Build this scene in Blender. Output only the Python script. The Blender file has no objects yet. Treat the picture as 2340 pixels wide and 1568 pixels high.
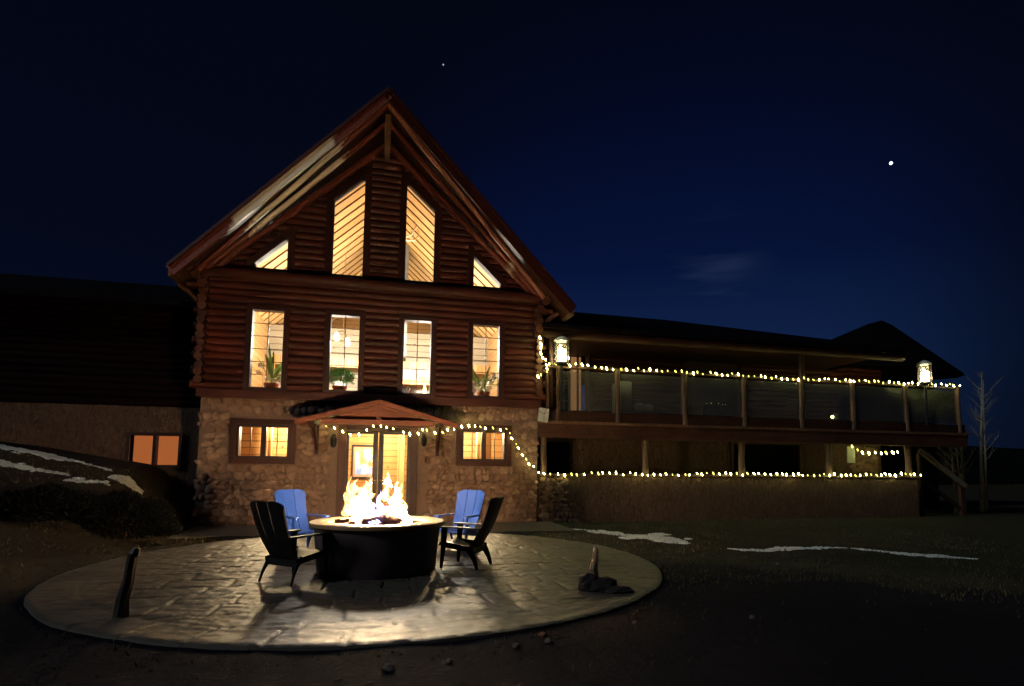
import bpy, bmesh, math, random
from mathutils import Vector, Matrix, noise
R = math.radians
random.seed(7)
SC = bpy.context.scene
COL = SC.collection

# ------------------------------------------------------------------ camera
cam_d = bpy.data.cameras.new("camera")
cam = bpy.data.objects.new("camera", cam_d); COL.objects.link(cam)
cam_d.sensor_fit = 'HORIZONTAL'; cam_d.sensor_width = 36.0
cam_d.lens = 36.0 * 1290.63 / 2340
cam_d.shift_x = -15.48 / 2340
cam_d.shift_y = 172.0 / 2340
cam_d.clip_start = 0.05; cam_d.clip_end = 3000
_F = Vector((0.2325314, 0.96864596, 0.08748801)); _R = Vector((0.97213361, -0.23423237, 0.00956304)); _U = Vector((-0.02975573, -0.08282632, 0.99611967))
m = Matrix.Identity(4)
for i in range(3):
    m[i][0] = _R[i]; m[i][1] = _U[i]; m[i][2] = -_F[i]
m[0][3], m[1][3], m[2][3] = 0, 0, 1.35
cam.matrix_world = m
SC.camera = cam

# ------------------------------------------------------------------ night sky
W = bpy.data.worlds.new("World"); SC.world = W; W.use_nodes = True
nt = W.node_tree; N = nt.nodes; L = nt.links; N.clear()
def nd(t, **k):
    n = N.new(t)
    for a, b in k.items(): setattr(n, a, b)
    return n
geo = nd('ShaderNodeTexCoord'); sep = nd('ShaderNodeSeparateXYZ'); L.new(geo.outputs['Generated'], sep.inputs[0])
rz = nd('ShaderNodeValToRGB'); L.new(sep.outputs['Z'], rz.inputs[0])
e = rz.color_ramp.elements
e[0].position = 0.0; e[0].color = (0.0090, 0.0230, 0.066, 1)
e[1].position = 0.75; e[1].color = (0.0003, 0.0010, 0.0060, 1)
x = e.new(0.16); x.color = (0.0062, 0.0180, 0.066, 1)
x = e.new(0.34); x.color = (0.0020, 0.0062, 0.0360, 1)
x = e.new(0.52); x.color = (0.0012, 0.0034, 0.0200, 1)
dot = nd('ShaderNodeVectorMath', operation='DOT_PRODUCT'); L.new(geo.outputs['Generated'], dot.inputs[0])
dv = Vector((0.45, 0.87, 0.26)).normalized(); dot.inputs[1].default_value = dv
mr = nd('ShaderNodeMapRange', interpolation_type='SMOOTHSTEP'); L.new(dot.outputs['Value'], mr.inputs['Value'])
mr.inputs['From Min'].default_value = 0.85; mr.inputs['From Max'].default_value = 0.995
mr.inputs['To Min'].default_value = 0.12; mr.inputs['To Max'].default_value = 1.0
# faint wisp of cloud low over the porch roof
mp = nd('ShaderNodeMapping'); L.new(geo.outputs['Generated'], mp.inputs[0])
mp.inputs['Rotation'].default_value = (0.0, 0.16, 0.0); mp.inputs['Scale'].default_value = (4.0, 4.0, 26.0)
cn = nd('ShaderNodeTexNoise'); cn.inputs['Scale'].default_value = 1.1; cn.inputs['Detail'].default_value = 4; L.new(mp.outputs[0], cn.inputs['Vector'])
dot2 = nd('ShaderNodeVectorMath', operation='DISTANCE'); L.new(geo.outputs['Generated'], dot2.inputs[0]); dot2.inputs[1].default_value = (0.51, 0.80, 0.315)
mc = nd('ShaderNodeMapRange', interpolation_type='SMOOTHSTEP'); L.new(dot2.outputs['Value'], mc.inputs['Value'])
mc.inputs['From Min'].default_value = 0.12; mc.inputs['From Max'].default_value = 0.0
mc2 = nd('ShaderNodeMapRange'); L.new(cn.outputs['Fac'], mc2.inputs['Value']); mc2.inputs['From Min'].default_value = 0.48; mc2.inputs['From Max'].default_value = 0.75
mm = nd('ShaderNodeMath', operation='MULTIPLY'); L.new(mc.outputs[0], mm.inputs[0]); L.new(mc2.outputs[0], mm.inputs[1])
sca = nd('ShaderNodeVectorMath', operation='SCALE'); L.new(rz.outputs[0], sca.inputs[0]); L.new(mr.outputs[0], sca.inputs['Scale'])
cl = nd('ShaderNodeVectorMath', operation='SCALE'); cl.inputs[0].default_value = (0.011, 0.016, 0.026); L.new(mm.outputs[0], cl.inputs['Scale'])
inv = nd('ShaderNodeMath', operation='SUBTRACT'); inv.inputs[0].default_value = 1.0; L.new(mr.outputs[0], inv.inputs[1])
dimc = nd('ShaderNodeVectorMath', operation='SCALE'); dimc.inputs[0].default_value = (0.0011, 0.0020, 0.0062); L.new(inv.outputs[0], dimc.inputs['Scale'])
ad0 = nd('ShaderNodeVectorMath', operation='ADD'); L.new(sca.outputs[0], ad0.inputs[0]); L.new(dimc.outputs[0], ad0.inputs[1])
ad = nd('ShaderNodeVectorMath', operation='ADD'); L.new(ad0.outputs[0], ad.inputs[0]); L.new(cl.outputs[0], ad.inputs[1])
bg = nd('ShaderNodeBackground'); L.new(ad.outputs[0], bg.inputs['Color']); bg.inputs['Strength'].default_value = 1.0
wo = nd('ShaderNodeOutputWorld'); L.new(bg.outputs[0], wo.inputs[0])

SC.view_settings.view_transform = 'Standard'; SC.view_settings.look = 'None'
SC.view_settings.exposure = 0.0; SC.view_settings.gamma = 1.0
SC.render.engine = 'CYCLES'
SC.cycles.use_denoising = True
SC.cycles.max_bounces = 6; SC.cycles.transparent_max_bounces = 12
SC.cycles.sample_clamp_indirect = 3.0
SC.cycles.caustics_reflective = False; SC.cycles.caustics_refractive = False

# the moon: cool, over the viewer's left shoulder
MOON = 0.5
if MOON:
    ld = bpy.data.lights.new("moon", 'SUN'); ld.energy = MOON; ld.angle = R(10); ld.color = (0.86, 0.95, 1.0)
    lo = bpy.data.objects.new("moon", ld); COL.objects.link(lo)
    lo.rotation_euler = Vector((0.84, 0.25, -0.47)).to_track_quat('-Z', 'Y').to_euler()

FIRE_E = 880.0      # radiance of the flames
ROOM_UP = 950.0; ROOM_DN = 430.0
X0 = -0.103; YF = 14.03

# ------------------------------------------------------------------ material helper
class Mat:
    def __init__(s, name):
        s.m = bpy.data.materials.new(name); s.m.use_nodes = True
        s.t = s.m.node_tree; s.t.nodes.clear()
        s.out = s.t.nodes.new('ShaderNodeOutputMaterial')
    def n(s, t, **k):
        x = s.t.nodes.new(t)
        for a, b in k.items():
            if a.startswith('i_'):
                x.inputs[a[2:].replace('_', ' ')].default_value = b
            else: setattr(x, a, b)
        return x
    def l(s, a, b): s.t.links.new(a, b)
    def coord(s, scale=(1, 1, 1), obj=True, rot=(0, 0, 0)):
        c = s.n('ShaderNodeTexCoord'); mp = s.n('ShaderNodeMapping')
        mp.inputs['Scale'].default_value = scale; mp.inputs['Rotation'].default_value = rot
        s.l(c.outputs['Object' if obj else 'Generated'], mp.inputs[0]); return mp.outputs[0]
    def noise(s, vec, scale, detail=4, rough=.55, dist=0):
        x = s.n('ShaderNodeTexNoise'); x.inputs['Scale'].default_value = scale; x.inputs['Detail'].default_value = detail
        x.inputs['Roughness'].default_value = rough; x.inputs['Distortion'].default_value = dist
        s.l(vec, x.inputs['Vector']); return x.outputs['Fac']
    def ramp(s, fac, stops, interp='LINEAR'):
        r = s.n('ShaderNodeValToRGB'); r.color_ramp.interpolation = interp; el = r.color_ramp.elements
        while len(el) < len(stops): el.new(.5)
        for q, (p, c) in zip(el, stops): q.position = p; q.color = (*c, 1) if len(c) == 3 else c
        s.l(fac, r.inputs[0]); return r.outputs[0]
    def mix(s, a, b, fac, mode='MIX'):
        x = s.n('ShaderNodeMix', data_type='RGBA', blend_type=mode)
        for v, k in ((fac, 0), (a, 6), (b, 7)):
            if hasattr(v, 'is_linked'): s.l(v, x.inputs[k])
            else: x.inputs[k].default_value = v if k == 0 else ((*v, 1) if len(v) == 3 else v)
        return x.outputs[2]
    def math(s, op, a, b=0.0, clamp=False):
        x = s.n('ShaderNodeMath', operation=op, use_clamp=clamp)
        for v, k in ((a, 0), (b, 1)):
            if hasattr(v, 'is_linked'): s.l(v, x.inputs[k])
            else: x.inputs[k].default_value = v
        return x.outputs[0]
    def bsdf(s, color, rough=.6, bump=None, bstr=.4, bdist=.02, spec=.5, metal=0, **k):
        b = s.n('ShaderNodeBsdfPrincipled')
        for v, key in ((color, 'Base Color'), (rough, 'Roughness')):
            if hasattr(v, 'is_linked'): s.l(v, b.inputs[key])
            else: b.inputs[key].default_value = (*v, 1) if isinstance(v, tuple) else v
        b.inputs['Metallic'].default_value = metal; b.inputs['Specular IOR Level'].default_value = spec
        if bump is not None:
            u = s.n('ShaderNodeBump'); u.inputs['Strength'].default_value = bstr; u.inputs['Distance'].default_value = bdist
            s.l(bump, u.inputs['Height']); s.l(u.outputs[0], b.inputs['Normal'])
        s.l(b.outputs[0], s.out.inputs[0]); return b

def wood(name, dark, light, axis=0, rough=.55, scale=1.0, bstr=.5, spec=.4):
    M = Mat(name); sc = [22 * scale, 22 * scale, 22 * scale]; sc[axis] = 1.3 * scale
    v = M.coord(tuple(sc)); f = M.noise(v, 1.0, 5, .6, .4)
    v2 = M.coord((1, 1, 1)); f2 = M.noise(v2, 1.7, 3)
    c = M.ramp(f, [(.25, dark), (.75, light)])
    c = M.mix(c, tuple(q * .45 for q in dark), M.ramp(f2, [(.35, (0, 0, 0)), (.75, (.75, .75, .75))]), 'MIX')
    gi = M.n('ShaderNodeNewGeometry'); c = M.mix(c, tuple(q * .35 for q in dark), M.math('MULTIPLY', gi.outputs['Random Per Island'], .75))
    ck_ = M.n('ShaderNodeTexVoronoi'); ck_.inputs['Scale'].default_value = 3.1; M.l(M.coord(), ck_.inputs['Vector']); c = M.mix(c, tuple(q * .3 for q in dark), M.ramp(ck_.outputs['Distance'], [(.04, (1, 1, 1)), (.11, (0, 0, 0))]))
    M.bsdf(c, rough, f, bstr, .012, spec); return M.m

def plain(name, col, rough=.5, metal=0, var=.25, scale=9, bstr=.15, spec=.5):
    M = Mat(name); v = M.coord(); f = M.noise(v, scale, 4)
    c = M.mix(tuple(q * (1 - var) for q in col), tuple(min(1, q * (1 + var)) for q in col), f)
    M.bsdf(c, rough, f, bstr, .006, spec, metal); return M.m

def emit(name, col, s):
    M = Mat(name); x = M.n('ShaderNodeEmission'); x.inputs[0].default_value = (*col, 1); x.inputs[1].default_value = s
    M.l(x.outputs[0], M.out.inputs[0]); return M.m

MT = {}
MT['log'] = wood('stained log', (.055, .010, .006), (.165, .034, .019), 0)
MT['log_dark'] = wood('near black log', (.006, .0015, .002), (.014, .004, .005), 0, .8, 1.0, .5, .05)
MT['log_y'] = wood('stained log end', (.070, .022, .012), (.180, .070, .040), 1)
MT['trim'] = wood('dark red trim', (.060, .013, .008), (.13, .032, .020), 0)
MT['trim_v'] = wood('dark red trim upright', (.045, .010, .007), (.11, .028, .018), 2)
MT['beam'] = wood('weathered beam', (.06, .026, .015), (.16, .075, .044), 0)
MT['post'] = wood('peeled post', (.16, .09, .05), (.40, .25, .145), 2)
MT['soffit'] = wood('soffit board', (.035, .009, .006), (.08, .023, .014), 1)
MT['redwood'] = wood('portico redwood', (.22, .050, .024), (.42, .12, .055), 0)
MT['darkframe'] = plain('dark window frame', (.028, .012, .016), .5)
MT['muntin'] = plain('muntin bar', (.16, .09, .05), .5)
MT['brownwall'] = wood('brown boards', (.05, .020, .010), (.10, .045, .024), 0)

# rafters: stained log with spots of light painted in as pale patches
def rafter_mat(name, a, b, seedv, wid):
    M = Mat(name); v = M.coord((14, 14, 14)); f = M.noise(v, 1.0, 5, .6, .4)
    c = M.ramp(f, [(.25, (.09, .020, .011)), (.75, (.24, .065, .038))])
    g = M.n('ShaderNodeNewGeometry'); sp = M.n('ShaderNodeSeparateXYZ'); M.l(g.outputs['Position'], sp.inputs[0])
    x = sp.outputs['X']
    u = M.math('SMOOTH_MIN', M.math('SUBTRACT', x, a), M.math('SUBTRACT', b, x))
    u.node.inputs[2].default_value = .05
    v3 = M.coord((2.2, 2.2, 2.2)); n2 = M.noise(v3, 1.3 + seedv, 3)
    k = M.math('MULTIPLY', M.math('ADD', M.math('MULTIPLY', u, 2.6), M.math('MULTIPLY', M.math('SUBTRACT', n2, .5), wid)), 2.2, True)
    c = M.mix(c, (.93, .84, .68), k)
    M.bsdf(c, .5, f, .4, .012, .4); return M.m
MT['rake_l'] = rafter_mat('rake board with painted light spots', -3.35, -1.15, 0, 1.6)
MT['raf_l'] = rafter_mat('log rafter with painted light spots', -3.1, -1.0, 1, 2.4)
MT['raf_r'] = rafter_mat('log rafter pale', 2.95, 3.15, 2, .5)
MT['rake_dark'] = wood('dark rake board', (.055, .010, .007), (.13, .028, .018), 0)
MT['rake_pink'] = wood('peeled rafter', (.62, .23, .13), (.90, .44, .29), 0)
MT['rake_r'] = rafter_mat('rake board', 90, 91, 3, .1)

def stone_mat():
    M = Mat('fieldstone'); v = M.coord(); f = M.noise(v, 9, 6, .65); f2 = M.noise(v, 2.1, 3)
    vo = M.n('ShaderNodeTexVoronoi'); vo.inputs['Scale'].default_value = 5.0; M.l(v, vo.inputs['Vector'])
    gi = M.n('ShaderNodeNewGeometry')
    c = M.ramp(gi.outputs['Random Per Island'], [(0, (.15, .090, .066)), (.3, (.225, .145, .106)), (.55, (.19, .125, .094)), (.8, (.27, .18, .132)), (1, (.36, .255, .19))])
    c = M.mix(c, (.11, .06, .038), M.ramp(f, [(.42, (0, 0, 0)), (.8, (.8, .8, .8))]))
    c = M.mix(c, (.30, .165, .115), M.math('MULTIPLY', f2, .35))
    M.bsdf(c, .8, f, .8, .03, .25); return M.m
MT['stone'] = stone_mat()
MT['mortar'] = plain('mortar', (.155, .100, .074), .9, var=.5, scale=10, bstr=1.0)

def stucco_mat():
    M = Mat('rough parged wall'); v = M.coord((1, 1, .45)); f = M.noise(v, 14, 6, .7, 1.2); f2 = M.noise(v, 2.2, 3)
    c = M.ramp(f, [(.3, (.045, .026, .018)), (.7, (.26, .17, .125))]); c = M.mix(c, (.07, .042, .030), M.math('MULTIPLY', f2, .7))
    M.bsdf(c, .85, f, 1.0, .10, .2); return M.m
MT['stucco'] = stucco_mat()

def patio_mat():
    M = Mat('stamped concrete'); v = M.coord((1, 1, 1)); slate = M.noise(v, 5.0, 7, .62, 1.1); fine = M.noise(M.coord((1, 1.6, 1)), 22, 6, .7, .8); big = M.noise(v, .9, 3)
    at_ = M.n('ShaderNodeAttribute', attribute_name='joint')
    c = M.mix((.100, .091, .078), (.155, .143, .122), M.noise(v, 1.9, 2))
    c = M.mix(c, (.13, .105, .083), M.ramp(slate, [(.45, (0, 0, 0)), (.75, (.75, .75, .75))]))
    c = M.mix(c, (.085, .068, .056), M.ramp(big, [(.40, (0, 0, 0)), (.70, (.75, .75, .75))]))
    c = M.mix(c, (.06, .048, .038), M.math('MULTIPLY', at_.outputs['Fac'], .8))
    ro = M.math('ADD', M.math('MULTIPLY', fine, .32), M.math('MULTIPLY', M.math('SUBTRACT', 1.1, big), .26))
    b = M.bsdf(c, M.math('ADD', ro, .12), fine, .5, .010, .50); b.inputs['Coat Weight'].default_value = .03; b.inputs['Coat Roughness'].default_value = .34; M.l(b.inputs['Normal'].links[0].from_socket, b.inputs['Coat Normal']); return M.m
MT['patio'] = patio_mat()

def ground_mat():
    M = Mat('dark trodden ground'); v = M.coord(); f = M.noise(v, 6, 8, .7); f2 = M.noise(v, .45, 4, .6)
    c = M.mix((.004, .005, .011), (.017, .019, .030), f)
    gm = M.n('ShaderNodeNewGeometry'); sp = M.n('ShaderNodeSeparateXYZ'); M.l(gm.outputs['Position'], sp.inputs[0])
    # shade in front painted as near-black ground, dry grass beyond an irregular edge
    ex = M.math('ADD', M.math('SUBTRACT', sp.outputs['Y'], M.math('ADD', 8.9, M.math('MULTIPLY', M.math('ABSOLUTE', sp.outputs['X']), -.55))), M.math('MULTIPLY', M.math('SUBTRACT', f2, .5), 4.0))
    gr = M.mix((.020, .022, .014), (.080, .076, .052), f); gr = M.mix((.050, .039, .031), gr, M.math('ADD', M.math('MULTIPLY', sp.outputs['X'], .6), f, True))
    c = M.mix(c, gr, M.math('MULTIPLY', ex, .8, True))
    pb = M.n('ShaderNodeVectorMath', operation='DISTANCE'); M.l(gm.outputs['Position'], pb.inputs[0]); pb.inputs[1].default_value = (1.9, 5.2, 0)
    soil = M.math('MULTIPLY', M.math('SUBTRACT', 1.3, M.math('ADD', pb.outputs['Value'], M.math('MULTIPLY', f, .5))), 1.2, True)
    c = M.mix(c, (.075, .055, .042), M.math('MULTIPLY', soil, f))
    M.bsdf(c, .95, f, 1.0, .05, .03); return M.m
MT['ground'] = ground_mat()
MT['snow'] = plain('old snow', (.86, .90, .88), .6, var=.12, scale=16, bstr=.9)
MT['shingle'] = plain('dark shingles', (.005, .005, .007), .9, var=.5, scale=30, bstr=.8, spec=.05)
MT['blue'] = plain('blue plastic', (.018, .066, .38), .42, var=.08, scale=20)
MT['black'] = plain('black plastic', (.006, .005, .006), .40, var=.2, spec=.3)
MT['steel'] = plain('blackened steel', (.11, .075, .080), .5, var=.35, scale=4, bstr=.25)
MT['iron'] = plain('black iron', (.010, .010, .012), .45, .3)
MT['firewood'] = plain('charred firewood', (.10, .045, .028), .9, var=.7, scale=12, bstr=1)
MT['lava'] = plain('lava rock', (.05, .025, .02), .95, var=.6, scale=30, bstr=1)
MT['rim'] = wood('pit rim top', (.40, .20, .07), (.62, .35, .14), 0, .5, .5, .2)
MT['wire'] = plain('green wire', (.012, .022, .010), .6)
MT['bulb'] = emit('warm white bulb', (1.0, .95, .30), 48.0)
MT['bulb2'] = emit('dimmer bulb', (1.0, .90, .16), 4.5)
MT['leaf'] = plain('leaf', (.22, .38, .09), .5, var=.5)
MT['leaf2'] = plain('dark leaf', (.06, .28, .05), .55, var=.5)
MT['petal'] = plain('white petal', (.85, .88, .80), .5, var=.05)
MT['pot'] = plain('terracotta', (.45, .17, .08), .7)
MT['rock'] = plain('rock', (.16, .12, .10), .9, var=.6, scale=20, bstr=1)
MT['rock_orange'] = plain('orange rock', (.30, .12, .05), .9, var=.4, scale=20, bstr=1)
MT['rock_dark'] = plain('dark rock', (.03, .022, .02), .95, var=.6, scale=20, bstr=1)
MT['stake'] = wood('split stake', (.30, .19, .12), (.62, .44, .28), 2)
MT['stake_dark'] = wood('dark stake', (.018, .010, .008), (.05, .03, .024), 2)
MT['bark'] = wood('pale aspen bark', (.26, .24, .20), (.55, .52, .45), 2)
MT['canvas'] = plain('white cover', (.62, .66, .62), .8, var=.1)
MT['brass'] = plain('brass', (.5, .32, .12), .35, .9)
MT['antler'] = plain('antler', (.75, .66, .48), .6)
MT['curtain'] = emit('lit window blind', (.62, .17, .045), .62)
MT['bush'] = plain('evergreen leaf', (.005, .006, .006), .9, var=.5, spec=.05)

def pine_mat(name, vec_axis, c1, c2, scale=1.0, off=0.0):
    # knotty pine planks: seams every board, knots, grain
    M = Mat(name); c0 = M.n('ShaderNodeTexCoord'); sp = M.n('ShaderNodeSeparateXYZ'); M.l(c0.outputs['Object'], sp.inputs[0])
    a = M.math('SUBTRACT', sp.outputs[vec_axis], off)
    fr = M.math('FRACT', M.math('MULTIPLY', a, scale)); fl = M.math('FLOOR', M.math('MULTIPLY', a, scale))
    seam = M.math('LESS_THAN', M.math('ABSOLUTE', M.math('SUBTRACT', fr, .5)), .445)
    wn = M.n('ShaderNodeTexWhiteNoise', noise_dimensions='1D'); M.l(fl, wn.inputs['W'])
    sc = [3, 3, 3]; sc[vec_axis] = 26
    g = M.noise(M.coord(tuple(sc)), 1, 4, .6, .6)
    vo = M.n('ShaderNodeTexVoronoi'); vo.inputs['Scale'].default_value = 2.6; M.l(M.coord(), vo.inputs['Vector'])
    knot = M.ramp(vo.outputs['Distance'], [(.05, (1, 1, 1)), (.12, (0, 0, 0))])
    c = M.mix(c1, c2, M.math('ADD', M.math('MULTIPLY', g, .6), M.math('MULTIPLY', wn.outputs['Value'], .5), True))
    c = M.mix(c, (.16, .055, .02), knot)
    c = M.mix(tuple(q * .6 for q in c1), c, seam)
    M.bsdf(c, .5, g, .2, .01, .3); return M.m
MT['pine_z'] = pine_mat('knotty pine wall', 2, (.22, .105, .033), (.42, .26, .105), 5.5)
MT['pine_pale'] = pine_mat('pale aged wall', 2, (.22, .18, .12), (.38, .33, .235), 4.5)
MT['pine_y'] = pine_mat('pine ceiling boards', 1, (.33, .17, .055), (.52, .34, .14), 20 / 9.9, YF + .30)
MT['pine_x'] = pine_mat('pine upright boards', 0, (.28, .15, .05), (.46, .31, .14), 6.5)
MT['floorin'] = plain('oak floor', (.35, .18, .08), .4)
def fstone():
    M = Mat('chimney stone'); v = M.coord(); vo = M.n('ShaderNodeTexVoronoi'); vo.inputs['Scale'].default_value = 3.4; M.l(v, vo.inputs['Vector'])
    s_ = M.n('ShaderNodeSeparateColor'); M.l(vo.outputs['Color'], s_.inputs[0]); f = M.noise(v, 8, 4)
    c = M.ramp(s_.outputs[1], [(0, (.07, .075, .07)), (.5, (.17, .18, .16)), (1, (.30, .31, .28))])
    c = M.mix(c, (.16, .13, .10), M.ramp(f, [(.5, (0, 0, 0)), (.75, (.8, .8, .8))]))
    M.bsdf(c, .8, f, .6, .03, .2); return M.m
MT['fstone'] = fstone()

def glass_mat(name, gloss=.10, tint=(1, 1, 1), rough=.03, haze=.0):
    M = Mat(name); t = M.n('ShaderNodeBsdfTransparent'); t.inputs[0].default_value = (*tint, 1)
    g = M.n('ShaderNodeBsdfGlossy'); g.inputs['Roughness'].default_value = rough
    fr = M.n('ShaderNodeFresnel'); fr.inputs[0].default_value = 1.45
    mx = M.n('ShaderNodeMixShader'); M.l(M.math('ADD', fr.outputs[0], gloss, True), mx.inputs[0]); M.l(t.outputs[0], mx.inputs[1]); M.l(g.outputs[0], mx.inputs[2])
    o = mx.outputs[0]
    if haze:
        d = M.n('ShaderNodeBsdfDiffuse'); d.inputs[0].default_value = (.6, .62, .55, 1)  # pale film painted in for whitish reflections and lamp glow
        m2 = M.n('ShaderNodeMixShader'); f = M.noise(M.coord(), 1.6, 4)
        M.l(M.math('MULTIPLY', f, haze), m2.inputs[0]); M.l(o, m2.inputs[1]); M.l(d.outputs[0], m2.inputs[2]); o = m2.outputs[0]
    M.l(o, M.out.inputs[0]); return M.m
MT['glass'] = glass_mat('window glass', .0)
MT['railglass'] = glass_mat('rail glass', .05, (.85, .88, .84), .12, .16)
MT['lampglass'] = glass_mat('lamp glass', .06, (.95, .93, .88), .1, .42)

def flame_mat(name, core, edge, s, power=1.6, thin=.0):
    # a flame's light grows with the depth of glowing gas looked through
    M = Mat(name); lw = M.n('ShaderNodeLayerWeight'); lw.inputs[0].default_value = .5
    inv = M.math('SUBTRACT', 1.0, lw.outputs['Facing'], True)
    k = M.math('POWER', inv, power)
    n_ = M.noise(M.coord((9, 9, 4)), 1.4, 3, .6, 1.0)
    k2 = M.math('MULTIPLY', k, M.ramp(n_, [(.28, (.25 + thin, .25 + thin, .25 + thin)), (.55, (1, 1, 1))]), True)
    col = M.ramp(k2, [(.1, edge), (.55, core)])
    em = M.n('ShaderNodeEmission'); M.l(col, em.inputs[0]); M.l(M.math('MULTIPLY', M.math('POWER', k2, 3.2), s), em.inputs[1])
    tr = M.n('ShaderNodeBsdfTransparent'); ad_ = M.n('ShaderNodeAddShader'); M.l(em.outputs[0], ad_.inputs[0]); M.l(tr.outputs[0], ad_.inputs[1])
    M.l(ad_.outputs[0], M.out.inputs[0]); return M.m
MT['flame'] = flame_mat('flame', (1.0, .66, .34), (1.0, .45, .12), FIRE_E)
MT['wisp'] = flame_mat('thin flame', (1.0, .66, .22), (1.0, .34, .05), 2.6, .8, .2)
MT['blueflame'] = flame_mat('blue flame', (.45, .42, 1.0), (.25, .14, .9), 9.0, .9, .2)
MT['lampflame'] = flame_mat('lamp flame', (1.0, .80, .50), (1.0, .50, .15), 130.0)

# ------------------------------------------------------------------ mesh helper
class MB:
    def __init__(s): s.v = []; s.f = []
    def add(s, vs, fs):
        o = len(s.v); s.v += [tuple(q) for q in vs]; s.f += [tuple(i + o for i in f) for f in fs]; return s
    def box(s, x0, x1, y0, y1, z0, z1):
        return s.add([(x, y, z) for x in (x0, x1) for y in (y0, y1) for z in (z0, z1)],
                     [(0, 1, 3, 2), (4, 6, 7, 5), (0, 4, 5, 1), (2, 3, 7, 6), (0, 2, 6, 4), (1, 5, 7, 3)])
    def tube(s, pts, rad, n=8, cap=True, sy=1.0):
        pts = [Vector(p) for p in pts]; k = len(pts)
        if not hasattr(rad, '__len__'): rad = [rad] * k
        vs = []; prev = None
        for i, p in enumerate(pts):
            d = (pts[min(i + 1, k - 1)] - pts[max(i - 1, 0)]).normalized()
            if prev is None:
                u = d.orthogonal().normalized() if abs(d.z) < .9 else Vector((1, 0, 0))
                u = (u - d * u.dot(d)).normalized()
            else: u = (prev - d * prev.dot(d)).normalized()
            prev = u; w = d.cross(u)
            for j in range(n):
                a = 2 * math.pi * j / n; vs.append(p + (u * math.cos(a) + w * math.sin(a) * sy) * rad[i])
        fs = [(i * n + j, i * n + (j + 1) % n, (i + 1) * n + (j + 1) % n, (i + 1) * n + j) for i in range(k - 1) for j in range(n)]
        if cap: fs += [tuple(range(n))[::-1], tuple(range((k - 1) * n, k * n))]
        return s.add(vs, fs)
    def prism(s, poly, y0, y1):          # poly in (x,z), extruded along y
        n = len(poly); vs = [(x, y0, z) for x, z in poly] + [(x, y1, z) for x, z in poly]
        return s.add(vs, [tuple(range(n)), tuple(range(2 * n - 1, n - 1, -1))] + [(i, i + n, (i + 1) % n + n, (i + 1) % n) for i in range(n)])
    def slab(s, quad, t):                # 3d polygon thickened downward in z
        n = len(quad); vs = [tuple(q) for q in quad] + [(q[0], q[1], q[2] - t) for q in quad]
        return s.add(vs, [tuple(range(n)), tuple(range(2 * n - 1, n - 1, -1))] + [(i, i + n, (i + 1) % n + n, (i + 1) % n) for i in range(n)])
    def beam(s, a, b, w, h, up=(0, 0, 1)):   # rectangular bar from a to b
        a = Vector(a); b = Vector(b); d = (b - a).normalized(); u = Vector(up); u = (u - d * u.dot(d)).normalized(); r = d.cross(u)
        vs = [p + r * (i * w / 2) + u * (j * h / 2) for p in (a, b) for i, j in ((-1, -1), (1, -1), (1, 1), (-1, 1))]
        return s.add(vs, [(0, 3, 2, 1), (4, 5, 6, 7)] + [(i, (i + 1) % 4, (i + 1) % 4 + 4, i + 4) for i in range(4)])
    def blob(s, c, r, nu=7, nv=5, jit=.15, seed=None):
        rn = random.Random(seed if seed is not None else random.random()); c = Vector(c)
        if not hasattr(r, '__len__'): r = (r, r, r)
        vs = [c + Vector((0, 0, -r[2]))]
        for i in range(1, nv):
            t = math.pi * i / nv
            for j in range(nu):
                a = 2 * math.pi * (j + .5 * (i % 2)) / nu; k = 1 + rn.uniform(-jit, jit)
                vs.append(c + Vector((math.sin(t) * math.cos(a) * r[0], math.sin(t) * math.sin(a) * r[1], -math.cos(t) * r[2])) * k)
        vs.append(c + Vector((0, 0, r[2]))); fs = []
        for j in range(nu):
            fs.append((0, 1 + (j + 1) % nu, 1 + j)); fs.append((len(vs) - 1, 1 + (nv - 2) * nu + j, 1 + (nv - 2) * nu + (j + 1) % nu))
        for i in range(nv - 2):
            for j in range(nu):
                a = 1 + i * nu + j; b = 1 + i * nu + (j + 1) % nu; fs.append((a, b, b + nu, a + nu))
        return s.add(vs, fs)
    def lathe(s, prof, c=(0, 0, 0), n=32, cap=False):
        vs = [(c[0] + r * math.cos(2 * math.pi * j / n), c[1] + r * math.sin(2 * math.pi * j / n), c[2] + z) for r, z in prof for j in range(n)]
        k = len(prof); fs = [(i * n + j, i * n + (j + 1) % n, (i + 1) * n + (j + 1) % n, (i + 1) * n + j) for i in range(k - 1) for j in range(n)]
        if cap: fs += [tuple(range(n))[::-1], tuple(range((k - 1) * n, k * n))]
        return s.add(vs, fs)
    def build(s, name, mat, parent=None, smooth=False, bevel=0, loc=None):
        me = bpy.data.meshes.new(name); me.from_pydata(s.v, [], s.f); me.update()
        o = bpy.data.objects.new(name, me); COL.objects.link(o)
        me.materials.append(MT[mat] if isinstance(mat, str) else mat)
        b = bmesh.new(); b.from_mesh(me); bmesh.ops.recalc_face_normals(b, faces=b.faces)
        if bevel:
            bmesh.ops.bevel(b, geom=[e_ for e_ in b.edges if e_.is_manifold and e_.calc_face_angle(0) > .6], offset=bevel, segments=2, affect='EDGES', profile=.6)
        b.to_mesh(me); b.free()
        if smooth:
            for p in me.polygons: p.use_smooth = True
            try: me.set_sharp_from_angle(angle=R(50))
            except Exception: pass
        if parent: o.parent = parent
        if loc: o.location = loc
        return o

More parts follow.
